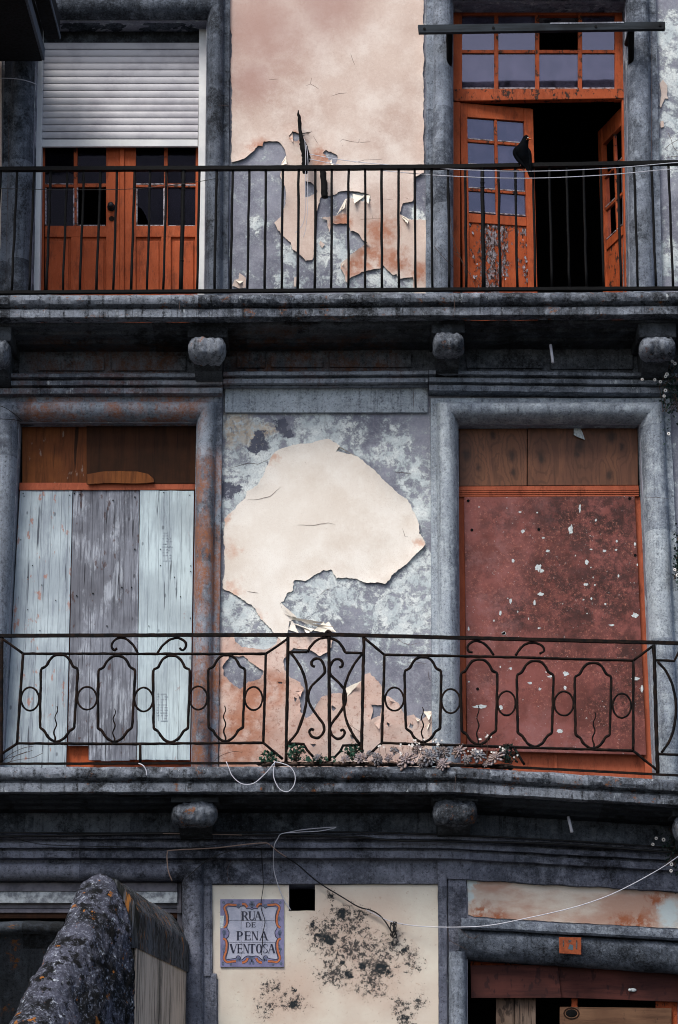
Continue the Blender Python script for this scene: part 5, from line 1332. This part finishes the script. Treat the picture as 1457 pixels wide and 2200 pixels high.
# ---- timber beam across the top of the right door
bm_ = thing('timber_beam', 'dark tarred timber beam fixed across the orange transom', 'beam', P(1165, 75, .35))
MB().pquad([(898, 53), (1429, 46), (1430, 62), (900, 70)], .36, .045, .004).build('beam_timber', MAT['beam'], bm_)
for x_, y_ in ((912, 62), (1418, 54), (1060, 60), (1280, 57)):
    c = P(x_, y_, .362); MB().tube([c + Vector((0, .002, 0)), c + Vector((0, -.006, 0))], .012, 10).build('bolt', MAT['iron'], bm_)
MB().pquad([(1182, 48.5), (1340, 46.5), (1341, 49.5), (1182, 51.5)], .364, .006, .001).build('split_edge', MAT['plank_grey'], bm_)
for x, y in ((966, 72), (1356, 66)):
    m = MB(); a = P(x, y - 3, .30); b = P(x, y + 62, .10)
    m.tube([a, Vector((a.x, -.30, a.z - .01)), Vector((b.x, -.10, b.z)), Vector((b.x, -.02, b.z - .02))], [.03, .03, .026, .02], 8)
    m.tube([Vector((a.x, -.30, a.z)), Vector((a.x, -.02, a.z))], .026, 8)
    m.build('iron_bracket', MAT['iron'], bm_, True)

# ---- charred posts standing out of the torn wall
def stick(label, pts):
    c = catmull(pts, 4); m = MB(); m.tube([P(x, y, o) for x, y, o, r in c], [r * M_PX for x, y, o, r in c], 8, wob=.35, seed=pts[0][0])
    tag(m.build('charred_post', MAT['charred'], None, True), label, 'post')
stick('charred pointed post sticking up above the upper rail', [(641, 237, .10, 1), (641, 245, .10, 2.6), (643, 252, .10, 3.6), (645, 280, .10, 4.2), (648, 298, .11, 5), (651, 308, .11, 7.5), (655, 325, .12, 9), (658, 338, .12, 9.5), (656, 352, .12, 8), (655, 372, .12, 6)])
stick('short charred stub hanging below the upper rail', [(693, 358, .1, 6), (694, 372, .11, 7), (697, 400, .13, 7), (698, 418, .14, 7.5), (698, 425, .14, 7)])

# ---- cables
def cable(label, pts, r, mat='wire_black', name='cable', sm=5, cat='cable', group=None):
    pts = [(p[0], p[1], p[2]) for p in pts]; c = catmull(pts, sm)
    o = MB().tube([P(x, y, o_) for x, y, o_ in c], r * M_PX, 6).build(name, MAT[mat], None, True)
    return tag(o, label, cat, group)
cable('upper of two thin wires running along the upper rail to the right', [(658, 330, .13), (760, 347, .3), (900, 359, .55), (1000, 365, .64), (1140, 368, .66), (1300, 362, .66), (1457, 349, .66), (1750, 325, .66)], .8, 'wire_white')
cable('lower of two thin wires running along the upper rail to the right', [(660, 341, .13), (760, 359, .3), (880, 372, .55), (1000, 380, .64), (1140, 383, .66), (1300, 376, .66), (1457, 362, .66), (1750, 340, .66)], .8, 'wire_white')
cable('thin dark wire sagging across the shuttered door', [(-200, 404, .63), (0, 405, .63), (150, 408, .63), (300, 405, .63), (420, 391, .63), (466, 383, .63)], .7)
cable('pale loose wire hanging from the charred post down to the torn render', [(655, 298, .22), (657, 340, .25), (656, 380, .25), (656, 430, .24), (655, 465, .22), (648, 486, .2), (634, 501, .19)], .7, 'wire_white')
cable('second pale wire dangling beside the charred post', [(659, 312, .22), (662, 350, .25), (661, 400, .25), (661, 450, .24), (657, 490, .22), (652, 510, .21)], .6, 'wire_white')
cable('short white wire curving over the far left stone jamb', [(-80, 172, .16), (2, 168, .2), (40, 170, .2), (62, 175, .17), (79, 181, .0)], .9, 'wire_white')
cable('thick black cable running along the lower cornice', [(-300, 1794, .2), (0, 1797, .2), (365, 1791, .2), (560, 1794, .2), (760, 1798, .2), (860, 1806, .2), (1168, 1812, .2), (1457, 1832, .2), (1750, 1852, .2)], 2.6)
cable('second black cable above the thick one on the lower cornice', [(-300, 1786, .2), (200, 1790, .2), (520, 1788, .2), (760, 1788, .2), (1000, 1795, .2), (1250, 1808, .2), (1457, 1822, .2), (1700, 1838, .2)], 2.0)
cable('thin black wire drooping below the cornice cables on the left', [(-200, 1782, .2), (0, 1796, .2), (83, 1813, .2), (190, 1818, .2), (292, 1820, .2), (365, 1826, .2), (450, 1816, .2), (520, 1806, .2)], .9)
cable('thin pale wire along the lower cornice between the corbels', [(350, 1791, .22), (430, 1792, .22), (520, 1794, .22)], .8, 'wire_tan')
cable('tan cable bent down beside the left ground floor opening', [(370, 1893, .16), (362, 1872, .19), (359, 1845, .2), (360, 1831, .2), (366, 1827, .2), (420, 1824, .2), (470, 1821, .2), (530, 1814, .2), (568, 1811, .2), (580, 1815, .2), (598, 1830, .19), (615, 1841, .16)], 1.3, 'wire_tan')
cable('black twisted cable crossing the cream wall to a frayed end', [(580, 1815, .2), (600, 1832, .18), (640, 1858, .1), (672, 1886, .08), (700, 1906, .06), (735, 1927, .05), (770, 1948, .05), (798, 1956, .05), (815, 1966, .05), (828, 1980, .05), (838, 1996, .05), (843, 2004, .05)], 1.5)
m = MB(); rk = random.Random(9)
for k in range(6):
    pts = [(845 + rk.uniform(-8, 8), 1998 + 14 * math.sin(a * 1.1 + k) + rk.uniform(-4, 4), .05 + rk.uniform(0, .03)) for a in range(5)]
    m.tube([P(*p) for p in catmull(pts, 4)], 1.1 * M_PX, 5)
tag(m.build('cable_tangle', MAT['wire_black'], None, True), 'small tangle of black cable on the mouldy cream wall', 'cable')
cable('white cable loop hung over the cornice, falling to the square hole', [(610, 1790, .25), (655, 1782, .25), (722, 1777, .25), (690, 1785, .25), (640, 1788, .25), (606, 1791, .25), (596, 1803, .24), (589, 1820, .22), (588, 1864, .08), (597, 1900, .06), (610, 1933, .03), (625, 1955, .02)], .9, 'wire_white')
cable('thin black wire hanging down across the street sign', [(561, 1820, .2), (564, 1860, .08), (566, 1900, .05), (563, 1925, .05), (561, 1950, .05), (568, 1972, .05), (569, 1985, .05), (565, 2005, .05), (564, 2030, .05), (562, 2052, .05)], .9)
cable('thin black wire rising from the corner of the left opening', [(399, 1888, .16), (443, 1850, .2), (485, 1831, .2), (542, 1818, .2), (575, 1812, .2)], 1.0)
cable('long pale cable sagging across the lintel to the right edge', [(785, 1953, .05), (815, 1969, .05), (845, 1981, .06), (902, 1990, .1), (980, 1992, .2), (1053, 1988, .3), (1140, 1971, .35), (1215, 1954, .35), (1270, 1938, .35), (1326, 1916, .35), (1400, 1877, .35), (1457, 1840, .35), (1600, 1730, .35)], .95, 'wire_white')
cable('white cable swag drooping from the lower balcony edge', [(486, 1636, .69), (492, 1650, .70), (500, 1668, .70), (520, 1684, .70), (545, 1683, .70), (570, 1662, .70), (587, 1642, .70), (592, 1636, .66)], .95, 'wire_white')
cable('white cable ring hanging from the lower balcony edge', [(590, 1636, .69), (588, 1668, .70), (600, 1694, .70), (618, 1701, .70), (632, 1686, .70), (634, 1665, .70), (624, 1648, .70), (606, 1640, .69), (592, 1637, .67)], .95, 'wire_white')
cable('short white cable end over the lower balcony edge', [(298, 1640, .68), (308, 1645, .70), (314, 1655, .70), (315, 1666, .70)], 1.1, 'wire_white')
cable('thin black wire at the left end of the middle lintel', [(-60, 860, .2), (0, 872, .2), (25, 885, .2), (48, 904, .16)], .8)
cable('dark wire under the arched left lintel', [(-60, 899, .2), (0, 900, .2), (30, 902, .19), (45, 905, .15)], .9)
for lab, a, b in (('small pale drain spout under the upper balcony', (1183, 741), (1188, 779)), ('small pale drain spout under the lower balcony', (1221, 1755), (1229, 1788))):
    o = MB().tube([P(*a, .32), P(*b, .36)], 3.2 * M_PX, 10).build('drain_spout', MAT['wire_white'], None, True); tag(o, lab, 'pipe')

# ---- pigeon on the upper rail
pg = thing('pigeon', 'black pigeon perched on the upper balcony rail by the open door', 'pigeon', P(1125, 354, .6))
sp_ = [(1130.5, 290.5, 2.0, .60), (1130, 293, 5.4, .60), (1129.5, 298, 7.8, .60), (1127.5, 304, 8.8, .60), (1125, 310, 11, .60), (1122, 317, 14.5, .60), (1120.5, 325, 17.2, .60), (1121, 333, 17.4, .60), (1124.5, 342, 15, .605), (1129, 350, 12, .61), (1134, 357, 8.8, .625), (1138, 366, 6.8, .64), (1141, 375, 6.2, .65), (1142.5, 381, 5, .65)]
c = catmull(sp_, 4); m = MB(); n_ = 18; vs = []; fs = []
for i, (x, y, r_, o_) in enumerate(c):
    p = P(x, y, o_); rr = r_ / 266
    fl = 1.0 if y < 350 else max(.35, 1 - (y - 350) / 30)
    for k in range(n_):
        a = 6.283 * k / n_; vs.append(p + Vector((rr * math.cos(a), rr * .95 * fl * math.sin(a), 0)))
for i in range(len(c) - 1):
    for k in range(n_): fs.append((i * n_ + k, (i + 1) * n_ + k, (i + 1) * n_ + (k + 1) % n_, i * n_ + (k + 1) % n_))
fs += [tuple(range(n_)), tuple(range(len(vs) - 1, len(vs) - n_ - 1, -1))]
m.add(vs, fs).build('body', MAT['pigeon'], pg, True)
a = P(1135, 298.5, .62); MB().tube([a, a + Vector((.018, -.012, -.006)), a + Vector((.028, -.02, -.012))], [.009, .006, .0015], 8).build('beak', MAT['eye'], pg, True)
MB().ball(P(1134.5, 296.4, .63), .0075, .006, .0045, 8, 6).build('cere', MAT['petal'], pg, True)
MB().ball(P(1132, 299.5, .628), .004, .004, .004, 8, 6).build('eye', MAT['eye'], pg, True)
for dx, sgn in ((-3, -1), (3, 1)):
    m = MB(); f0 = P(1124 + dx, 352.5, .61); rail = P(1124 + dx, 357.5, .60)
    top = Vector((f0.x, -.602, rail.z + .020)); m.tube([f0 + Vector((0, 0, .02)), top], [.006, .005], 6)
    for q in (-1, 0, 1): m.tube([top, top + Vector((.008 * q, -.020, .002)), top + Vector((.012 * q, -.030, -.012)), top + Vector((.013 * q, -.031, -.03))], [.0046, .0042, .0036, .0025], 6)
    m.tube([top, top + Vector((0, .024, 0))], [.004, .002], 6)
    m.build('foot', MAT['pink'], pg, True)
# folded wing edges
for s_ in (-1, 1):
    m = MB(); w0 = [(1120.5 + s_ * 12, 318, .60), (1121 + s_ * 15.5, 328, .61), (1125 + s_ * 13, 342, .615), (1132 + s_ * 8, 356, .635), (1138 + s_ * 3, 368, .655)]
    m.tube([P(*p) + Vector((0, -.012, 0)) for p in catmull(w0, 4)], [.004 + .016 * math.sin(math.pi * min(1, i / 16 + .08)) for i in range(17)], 10, flat=.8)
    m.build('wing', MAT['pigeon'], pg, True)

# ---- succulents and weeds along the lower balcony edge
def rosette_mesh(seed, mat):
    r_ = random.Random(seed); vs = []; fs = []; ga = 2.39996
    for k in range(30):
        t = k / 30; L = .30 + .70 * t; a = k * ga + r_.uniform(-.12, .12); el = lerp(1.25, -.12, t ** .8)
        d = Vector((math.cos(a) * math.cos(el), math.sin(a) * math.cos(el), math.sin(el))); sd = Vector((-math.sin(a), math.cos(a), 0)); up = d.cross(sd) * -1
        b = len(vs)
        prof = [(0.08, .10), (.45, .17), (.75, .20), (.92, .13), (1.0, .0)]
        for s_, w_ in prof:
            c = d * L * s_ + up * (.10 * s_ * s_)
            if w_ == 0: vs += [c + up * .03]
            else: vs += [c - sd * w_ * L + up * .04, c - up * .045 * (1 - s_ * .5), c + sd * w_ * L + up * .04, c + up * .035]
        for q in range(3):
            for e in range(4): fs.append((b + q * 4 + e, b + q * 4 + (e + 1) % 4, b + q * 4 + 4 + (e + 1) % 4, b + q * 4 + 4 + e))
        for e in range(4): fs.append((b + 12 + e, b + 12 + (e + 1) % 4, b + 16))
    me = bpy.data.meshes.new('rosette'); me.from_pydata(vs, [], fs); me.materials.append(mat); me.polygons.foreach_set('use_smooth', [True] * len(me.polygons)); return me
RM = [rosette_mesh(i, MAT['rosette' if i % 2 == 0 else 'rosette2']) for i in range(4)]
ros = [(872, 1633, 21, 'largest pale succulent rosette drooping over the lower balcony edge'), (923, 1626, 18, 'succulent rosette right of the largest one'), (951, 1642, 15, 'succulent rosette hanging lowest over the slab crack'),
       (1027, 1622, 17, 'broad succulent rosette right of the slab crack'), (1064, 1627, 17, 'last big succulent rosette before the red panel stile'), (811, 1631, 13, 'small succulent rosette left of the largest one'), (775, 1627, 13, 'small succulent rosette by the iron foot brace'),
       (848, 1612, 10, 'tiny succulent rosette above the largest one'), (898, 1607, 12, 'small succulent rosette under the right medallion spike'), (952, 1615, 15, 'medium succulent rosette above the lowest hanging one'), (985, 1612, 15, 'medium succulent rosette left of the broad one'),
       (1003, 1631, 10, 'tiny succulent rosette below the broad one'), (1085, 1612, 9, 'tiny dark rosette near the flower stems'), (682, 1626, 8, 'tiny succulent rosette beside the centre post'), (742, 1630, 9, 'tiny succulent rosette right of the centre panel'), (795, 1618, 8, 'tiny rosette above the pair left of the largest one'),
       (835, 1628, 9, 'tiny succulent rosette touching the largest one'), (905, 1640, 9, 'tiny succulent rosette between the two hanging ones'), (1045, 1640, 8, 'tiny succulent rosette low between the two broad ones')]
rr = random.Random(12)
for i, (x, y, r_, lab) in enumerate(ros):
    o = bpy.data.objects.new('succulent', RM[i % 4]); COL.objects.link(o)
    o.location = P(x, y, .66 if y > 1620 else .60); s_ = r_ / 195; o.scale = (s_, s_, s_)
    o.rotation_euler = (R(rr.uniform(45, 85)), R(rr.uniform(-25, 25)), rr.uniform(0, 6.28)); 
    o.rotation_euler = (R(rr.uniform(50, 85)), 0, R(rr.uniform(-35, 35)))
    tag(o, lab, 'succulent', 'succulents on the lower balcony')
# soil and root cushion the plants stand in
m = MB(); 
for i in range(60):
    t = i / 59; x = lerp(560, 1095, t); y = 1640 + 6 * max(0, (x - 960) / 140)
    m.ball(P(x, y + 2, .56 + rr.uniform(-.02, .03)), .035, .05, .02 * rr.uniform(.5, 1.2), 8, 5, wob=.4, sc=30)
tag(m.build('soil', MAT['stem'], None, True), 'strip of dry soil and roots along the balcony edge', 'soil', kind='stuff')
def weed(label, cx, cy, w_, h_, n, mat, seed, out=.58, leaf=.034):
    r_ = random.Random(seed); b = P(cx, cy + h_ / 2, out); root = thing('weed', label, 'weed', b)
    m = MB(); st2 = MB()
    for k in range(n):
        x = cx + r_.gauss(0, w_ * .28); y = cy + h_ * .5 - h_ * r_.random() * (1 - min(1, abs(x - cx) / w_) * .6); p = P(x, y, out + r_.uniform(-.05, .06))
        a = Vector((r_.uniform(-1, 1), r_.uniform(-1, .2), r_.uniform(-.2, 1))).normalized(); s_ = a.orthogonal().normalized(); s_ = (s_ * math.cos(k) + a.cross(s_) * math.sin(k)); L = leaf * r_.uniform(.6, 1.3)
        nn = a.cross(s_)
        m.add([p, p + a * L * .5 + s_ * L * .38 + nn * .003, p + a * L, p + a * L * .5 - s_ * L * .38 + nn * .003], [(0, 1, 2), (0, 2, 3)])
        if k % 5 == 0: st2.tube([Vector((b.x + r_.uniform(-.02, .02), b.y, b.z)), (b + p) / 2 + Vector((r_.uniform(-.01, .01), 0, .01)), p], .0018, 4)
    m.build('leaves', MAT[mat], root); st2.build('stems', MAT['stem'], root)
weed('dark green weed at the left end of the plant strip', 575, 1628, 42, 24, 90, 'ivy', 1); weed('dark green ivy sprig against the left centre post', 634, 1617, 36, 38, 120, 'ivy', 2)
weed('dark green sprig beside the right centre post', 760, 1616, 34, 34, 110, 'ivy', 3); weed('dark leaves among the last succulents', 1090, 1620, 40, 40, 90, 'moss_dark', 4); weed('low dark weed between the centre posts', 690, 1632, 50, 14, 70, 'ivy', 5)
# dry flower stems with tiny white flowers
fl = thing('flower_stems', 'thin dry stems with tiny white flowers above the succulents', 'flowers', P(940, 1645, .6))
m = MB(); m2 = MB(); m3 = MB(); r_ = random.Random(6)
for k in range(34):
    x = r_.choice([r_.uniform(800, 1110), r_.uniform(855, 950), r_.uniform(1040, 1110)]); y = r_.uniform(1584, 1622) if x < 1035 else r_.uniform(1576, 1632)
    q = P(x, y, .6 + r_.uniform(-.04, .09)); b = P(x + r_.uniform(-14, 14), 1638, .6)
    m.tube([b, (b + q) / 2 + Vector((r_.uniform(-.01, .01), 0, 0)), q], .0016, 4)
    for e in range(r_.choice((1, 2, 3))):
        c = q + Vector((r_.uniform(-.015, .015), r_.uniform(-.01, .01), r_.uniform(-.01, .01)))
        for a in range(5):
            t = a * 1.2566; d = Vector((math.cos(t), -.3, math.sin(t))) * .009
            s_ = Vector((-math.sin(t), 0, math.cos(t))) * .0035; m2.add([c, c + d * .6 + s_, c + d, c + d * .6 - s_], [(0, 3, 2, 1)])
tag(m.build('stems', MAT['stem'], fl), kind='stuff'); tag(m2.build('blossoms', MAT['petal'], fl), kind='stuff')
# dry grass at the far left of the lower balcony and twigs by the upper right jamb
for lab, pts in (('dry grass stalks at the left end of the lower balcony', [[(2, 1640), (20, 1622), (48, 1608), (72, 1603)], [(2, 1636), (14, 1630), (40, 1622), (70, 1612)], [(10, 1640), (40, 1632), (70, 1628), (92, 1618)], [(20, 1640), (32, 1625), (58, 1615)], [(4, 1628), (14, 1612), (30, 1604)]]),
                 ('bare dry twigs in front of the upper right door', [[(965, 440), (972, 500), (985, 545), (1010, 590), (1022, 616)], [(978, 545), (992, 560), (1000, 590)], [(975, 540), (990, 545)], [(932, 528), (950, 550), (975, 575)], [(1018, 592), (1032, 612)]]),
                 ('single dry stalk arching beside the lower left post', [[(462, 1632), (478, 1622), (500, 1615), (520, 1616)]]),
                 ('bare dry twigs against the upper right wall', [[(1457, 300), (1440, 310), (1430, 318)], [(1470, 330), (1450, 320), (1442, 300), (1436, 286)], [(1470, 340), (1448, 336), (1432, 340)]])):
    m = MB()
    for p in pts: m.tube([P(x, y, .56 if y > 700 else (.15 if x < 1300 else .06)) for x, y in catmull(p, 4)], .0022, 5)
    tag(m.build('dry_twigs', MAT['stem'], None, True), lab, 'twigs')
# dark plant with white ring flowers at the right edge
for lab, cx, cy, w_, h_, fls, sd in (('dark climbing plant with white ring flowers by the upper right corbel', 1452, 830, 60, 110, [(1444, 776), (1450, 781), (1433, 804), (1430, 809), (1407, 816), (1427, 851), (1419, 820), (1430, 839), (1380, 815)], 31),
                                     ('dark tuft with white ring flowers by the right middle jamb', 1462, 1200, 24, 90, [(1450, 1224), (1456, 1236), (1437, 932)], 32),
                                     ('dark plant with white ring flowers under the lower right balcony end', 1456, 1820, 50, 80, [(1410, 1801), (1426, 1804), (1403, 1814), (1443, 1857), (1442, 1871)], 33)):
    r2 = random.Random(sd); root = thing('climbing_plant', lab, 'plant', P(cx, cy + h_ / 2, .2))
    m = MB(); st2 = MB()
    for k in range(420 if h_ > 85 else 260):
        x = cx + abs(r2.gauss(0, w_ * .5)) * r2.choice((-.55, 1)); y = cy + r2.gauss(0, h_ * .32); p = P(x, y, .2 + r2.uniform(-.05, .05))
        a = Vector((r2.uniform(-1, 1), r2.uniform(-1, 0), r2.uniform(-1, .6))).normalized(); s_ = a.orthogonal().normalized(); L = .028 * r2.uniform(.5, 1.2); nn = a.cross(s_)
        m.add([p, p + a * L * .5 + nn * L * .4, p + a * L, p + a * L * .5 - nn * L * .4], [(0, 1, 2), (0, 2, 3)])
    for k in range(10):
        st2.tube([P(cx + r2.uniform(-.4, .8) * w_, cy - h_ * .5, .2), P(cx + r2.uniform(-.6, .8) * w_, cy, .21), P(cx + r2.uniform(-.6, .8) * w_, cy + h_ * .5, .2)], .003, 5)
    m.build('leaves', MAT['moss_dark'], root); st2.build('stems', MAT['stem'], root)
    for x, y in fls:
        c = P(x, y, .27); n_ = 12; big = r2.uniform(.85, 1.1)
        o = MB().tube([c + Vector((math.cos(6.283 * i / n_) * .0098 * big, 0, math.sin(6.283 * i / n_) * .0105 * big)) for i in range(n_)], .0052 * big, 7, True).build('flower', MAT['petal'], root, True)
        MB().tube([c + Vector((0, .004, 0)), c + Vector((0, .002, 0))], .008 * big, 10).build('flower_heart', MAT['petal_heart'], o)

# ---- stair parapet in front of the house, bottom left
sw = thing('stair_parapet', 'weathered stone stair parapet with rounded lichened coping in front of the house', 'parapet', Vector((P(230, 1885, 2.9).x, -2.9, 0)))
C0 = P(212, 1932, 2.9); zc = C0.z
E0 = Vector((P(372, 1990, .02).x, -.02, zc - .02))
def coping(name, a, b, hw, ht, mat, seed, wob=.02, n=60, drop=.2, ridge=False, gable=False):
    d = (b - a); L = d.length; d.normalize(); sd = Vector((d.y, -d.x, 0)).normalized()
    prof = []
    for i in range(25):
        q = math.pi * i / 24; prof.append((math.copysign(abs(math.cos(q)) ** .75, math.cos(q)) * hw, ht * math.sin(q) ** .9))
    prof = [(hw, -drop)] + [(hw, -drop * k / 4) for k in (3, 2, 1)] + prof + [(-hw, -drop * k / 4) for k in (1, 2, 3)] + [(-hw, -drop)]
    if gable:
        half = [(.20, -drop), (.205, -drop * .5), (.21, -.06), (.20, .0), (.15, .085), (.10, .16), (.06, .205), (.03, .225), (0, .23)]
        prof = sub_profile(half + [(-x, z) for x, z in half[-2::-1]], .022)
    if ridge:
        half = [(.27, -.85), (.262, -.5), (.24, -.27), (.205, -.12), (.175, -.03), (.15, .04), (.125, .095), (.095, .13), (.06, .152), (.025, .162), (0, .164)]
        prof = sub_profile(half + [(-x, z) for x, z in half[-2::-1]], .022)
    vs = []; fs = []
    for i in range(n + 1):
        c = a.lerp(b, i / n)
        for s_, z in prof:
            q = c + sd * s_ + Vector((0, 0, z)); e = rough(q, wob, 4.5, 17, seed) + (.35 * wob * nz(q, 55, seed))
            vs.append(q + (sd * (1 if s_ > 0 else -1) * min(1, abs(s_) / hw) + Vector((0, 0, .7 if z > 0 else 0))) * e)
    m_ = len(prof)
    for i in range(n):
        for k in range(m_ - 1): fs.append((i * m_ + k, i * m_ + k + 1, (i + 1) * m_ + k + 1, (i + 1) * m_ + k))
    fs += [tuple(range(m_ - 1, -1, -1)), tuple(n * m_ + k for k in range(m_))]
    o = link(name, vs, fs, mat, sw, True); return o
# stair leg towards the street
S1 = P(12, 2330, 4.3)
coping('sloping_coping', C0 + Vector((.0, .06, .0)), S1, .23, .15, MAT['parapet'], 5, .032, 110, .35, ridge=True)
hd = (S1 - C0); hd.z = 0; hd.normalize(); sdv = Vector((hd.y, -hd.x, 0))
def wallbox(name, a, b, hw, za, zb, mat):
    d = (b - a); d.z = 0; d.normalize(); s_ = Vector((d.y, -d.x, 0)) * hw
    pts = [a + s_, b + s_, b - s_, a - s_]
    vs = [Vector((p.x, p.y, 0)) for p in pts] + [Vector((pts[0].x, pts[0].y, za)), Vector((pts[1].x, pts[1].y, zb)), Vector((pts[2].x, pts[2].y, zb)), Vector((pts[3].x, pts[3].y, za))]
    return link(name, vs, [(0, 1, 5, 4), (1, 2, 6, 5), (2, 3, 7, 6), (3, 0, 4, 7), (4, 5, 6, 7)], mat, sw)
wallbox('stair_wall', C0 + Vector((0, .2, 0)), S1, .21, zc - .3, S1.z - .3, MAT['parapet'])
# leg back to the house: coping slab with streaked side, cream wall under it
lvl = P(254, 1888, 2.75).z - .23
coping('level_coping', Vector((C0.x + .06, C0.y + .08, lvl)), Vector((E0.x - .06, E0.y, lvl)), .2, .10, MAT['coping_side'], 9, .014, 90, .24, gable=True)
wallbox('cream_wall', C0 + Vector((.08, .10, 0)), E0 + Vector((-.05, 0, 0)), .175, lvl - .2, lvl - .2, MAT['streaked_cream'])
# dark wall behind on the left
dw = thing('garden_wall', 'black mossy wall with orange lichen on its ledge at the lower left edge', 'wall', Vector((-2.6, -1.4, 0)))
zt = P(60, 1976, 1.4).z; xr = P(135, 2000, 1.4).x
m = MB(); vs = []; fs = []; prof = [(1.30, -3.2), (1.30, -.1), (1.38, -.09), (1.40, -.05), (1.36, -.02), (1.30, 0), (1.12, 0), (1.10, -3.2)]
n = 60
for i in range(n + 1):
    x = lerp(-5.2, xr, i / n)
    for o_, dz in prof:
        q = Vector((x, -o_, max(0.0, zt + dz))); q.y -= rough(q, .012, seed=3); q.z += (rough(q, .012, seed=6) if dz > -1 else 0); vs.append(q)
for i in range(n):
    for k in range(len(prof) - 1): fs.append((i * 8 + k, (i + 1) * 8 + k, (i + 1) * 8 + k + 1, i * 8 + k + 1))
link('wall_body', vs, fs, stone_mat('mossy_black_stone', '#15191b', '#24292e', '#48505a', '#08090b', .6, lichen='#6a4420', speck=.3), dw, True)

# ---- projecting slab at the top left corner
cn = thing('roof_slab', 'black underside of a projecting roof slab in the top left corner', 'canopy', P(20, 133, .1))
zt = P(92, 134, .12).z; xr = P(92, 134, .12).x
def cbox(name, xa, xb, oa, ob, za, zb, mat):
    MB().hexa([Vector((xa, -ob, zb)), Vector((xb, -ob, zb)), Vector((xb, -ob, za)), Vector((xa, -ob, za)), Vector((xa, -oa, zb)), Vector((xb, -oa, zb)), Vector((xb, -oa, za)), Vector((xa, -oa, za))], .004).build(name, mat, cn)
cbox('slab_body', -5.2, xr - .004, .14, 1.7, zt, zt + .30, MAT['canopy'])
cbox('edge_board', xr - .003, xr + .02, .15, 1.7, zt + .002, zt + .12, MAT['canopy_edge'])
zt2 = P(128, 86, .16).z; xr2 = P(128, 86, .16).x
cbox('side_beam', xr + .025, xr2, .17, 1.6, zt2, zt2 + .22, MAT['canopy'])
cbox('gutter_lip', xr2 + .002, xr2 + .014, .18, 1.6, zt2 - .004, zt2 + .03, MAT['canopy_edge'])

# ---- hairline cracks in the render
def cracks(pts_list, out, label):
    for pts in pts_list:
        m = MB(); q = [P(x + .8 * nz((x, y, 0), .3), y + .8 * nz((x, y, 7), .3), out) for x, y in catmull(resample(pts, 7), 1)]
        m.tube(q, [(.0003 + .0014 * math.sin(math.pi * (i + .5) / len(q))) for i in range(len(q))], 4, flat=.25)
        m.build('crack', MAT['crack'], H)
MAT['crack'] = flat('dark_crack_line', '#4b3a33', .9)  # thin dark lines laid on the surface
cr = [u(p_) for p_ in ([(560, 585), (592, 572), (612, 582), (650, 605)], [(592, 572), (600, 530)], [(865, 365), (885, 420), (898, 445)], [(735, 655), (790, 635), (840, 632)], [(60, 535), (150, 540)], [(310, 542), (375, 538)], [(790, 965), (810, 948), (880, 965), (920, 968)],
      [(930, 968), (1000, 965)], [(920, 968), (925, 945)], [(610, 925), (650, 985), (695, 1010)], [(785, 1065), (812, 985)], [(870, 1112), (960, 1088), (1080, 1085)], [(430, 1358), (500, 1362), (550, 1375)], [(845, 1300), (850, 1265)], [(885, 1300), (900, 1270)], [(1090, 1355), (1165, 1358), (1170, 1400)],
      [(670, 1490), (850, 1494), (1040, 1488), (1200, 1492)], [(1015, 1485), (1020, 1450)], [(1160, 1480), (1175, 1450)], [(1300, 575), (1340, 578)], [(1240, 1345), (1285, 1370)])]
cracks(cr, .0115, 0)
cracks([mz(p_) for p_ in ([(190, 768), (260, 765), (340, 745), (400, 690)], [(500, 918), (600, 920), (690, 905), (730, 915)], [(1135, 940), (1150, 990), (1190, 990)], [(200, 1318), (265, 1328)], [(1205, 850), (1225, 930), (1205, 1030), (1190, 1090)])], .0115, 0)
cracks([mz(p_) for p_ in ([(90, 578), (210, 545), (265, 552), (350, 515)], [(1090, 600), (1190, 610)], [(640, 1340), (670, 1310), (700, 1300)])], .002, 0)
cracks([lz(p_) for p_ in ([(1130, 20), (1180, 60), (1230, 75), (1290, 60)], [(1200, 190), (1260, 180), (1340, 195)], [(1340, 230), (1345, 280), (1355, 300)], [(330, 220), (380, 215), (420, 250)], [(830, 560), (900, 610), (960, 650)])], .014, 0)
cracks([gz(p_) for p_ in ([(110, 410), (125, 490), (170, 515), (230, 545)], [(185, 420), (235, 470), (270, 478), (300, 452)])], .105, 0)

# ---- open joints between the stone blocks
for pts, o_ in (([(888, 828), (889, 884)], .036), ([(1384, 1070), (1410, 1068), (1440, 1072)], .165), ([(447, 232), (470, 226), (496, 226)], .128), ([(1400, 60), (1400, 300), (1404, 600)], .125), ([(20, 140), (18, 350), (12, 620)], .13),
                ([(978, 1648), (979, 1672), (976, 1700)], .672), ([(386, 634), (386, 662), (390, 684)], .672), ([(975, 630), (977, 662), (974, 682)], .672), ([(500, 1838), (488, 1870), (492, 1896)], .038)):
    cracks([pts], o_, 0)
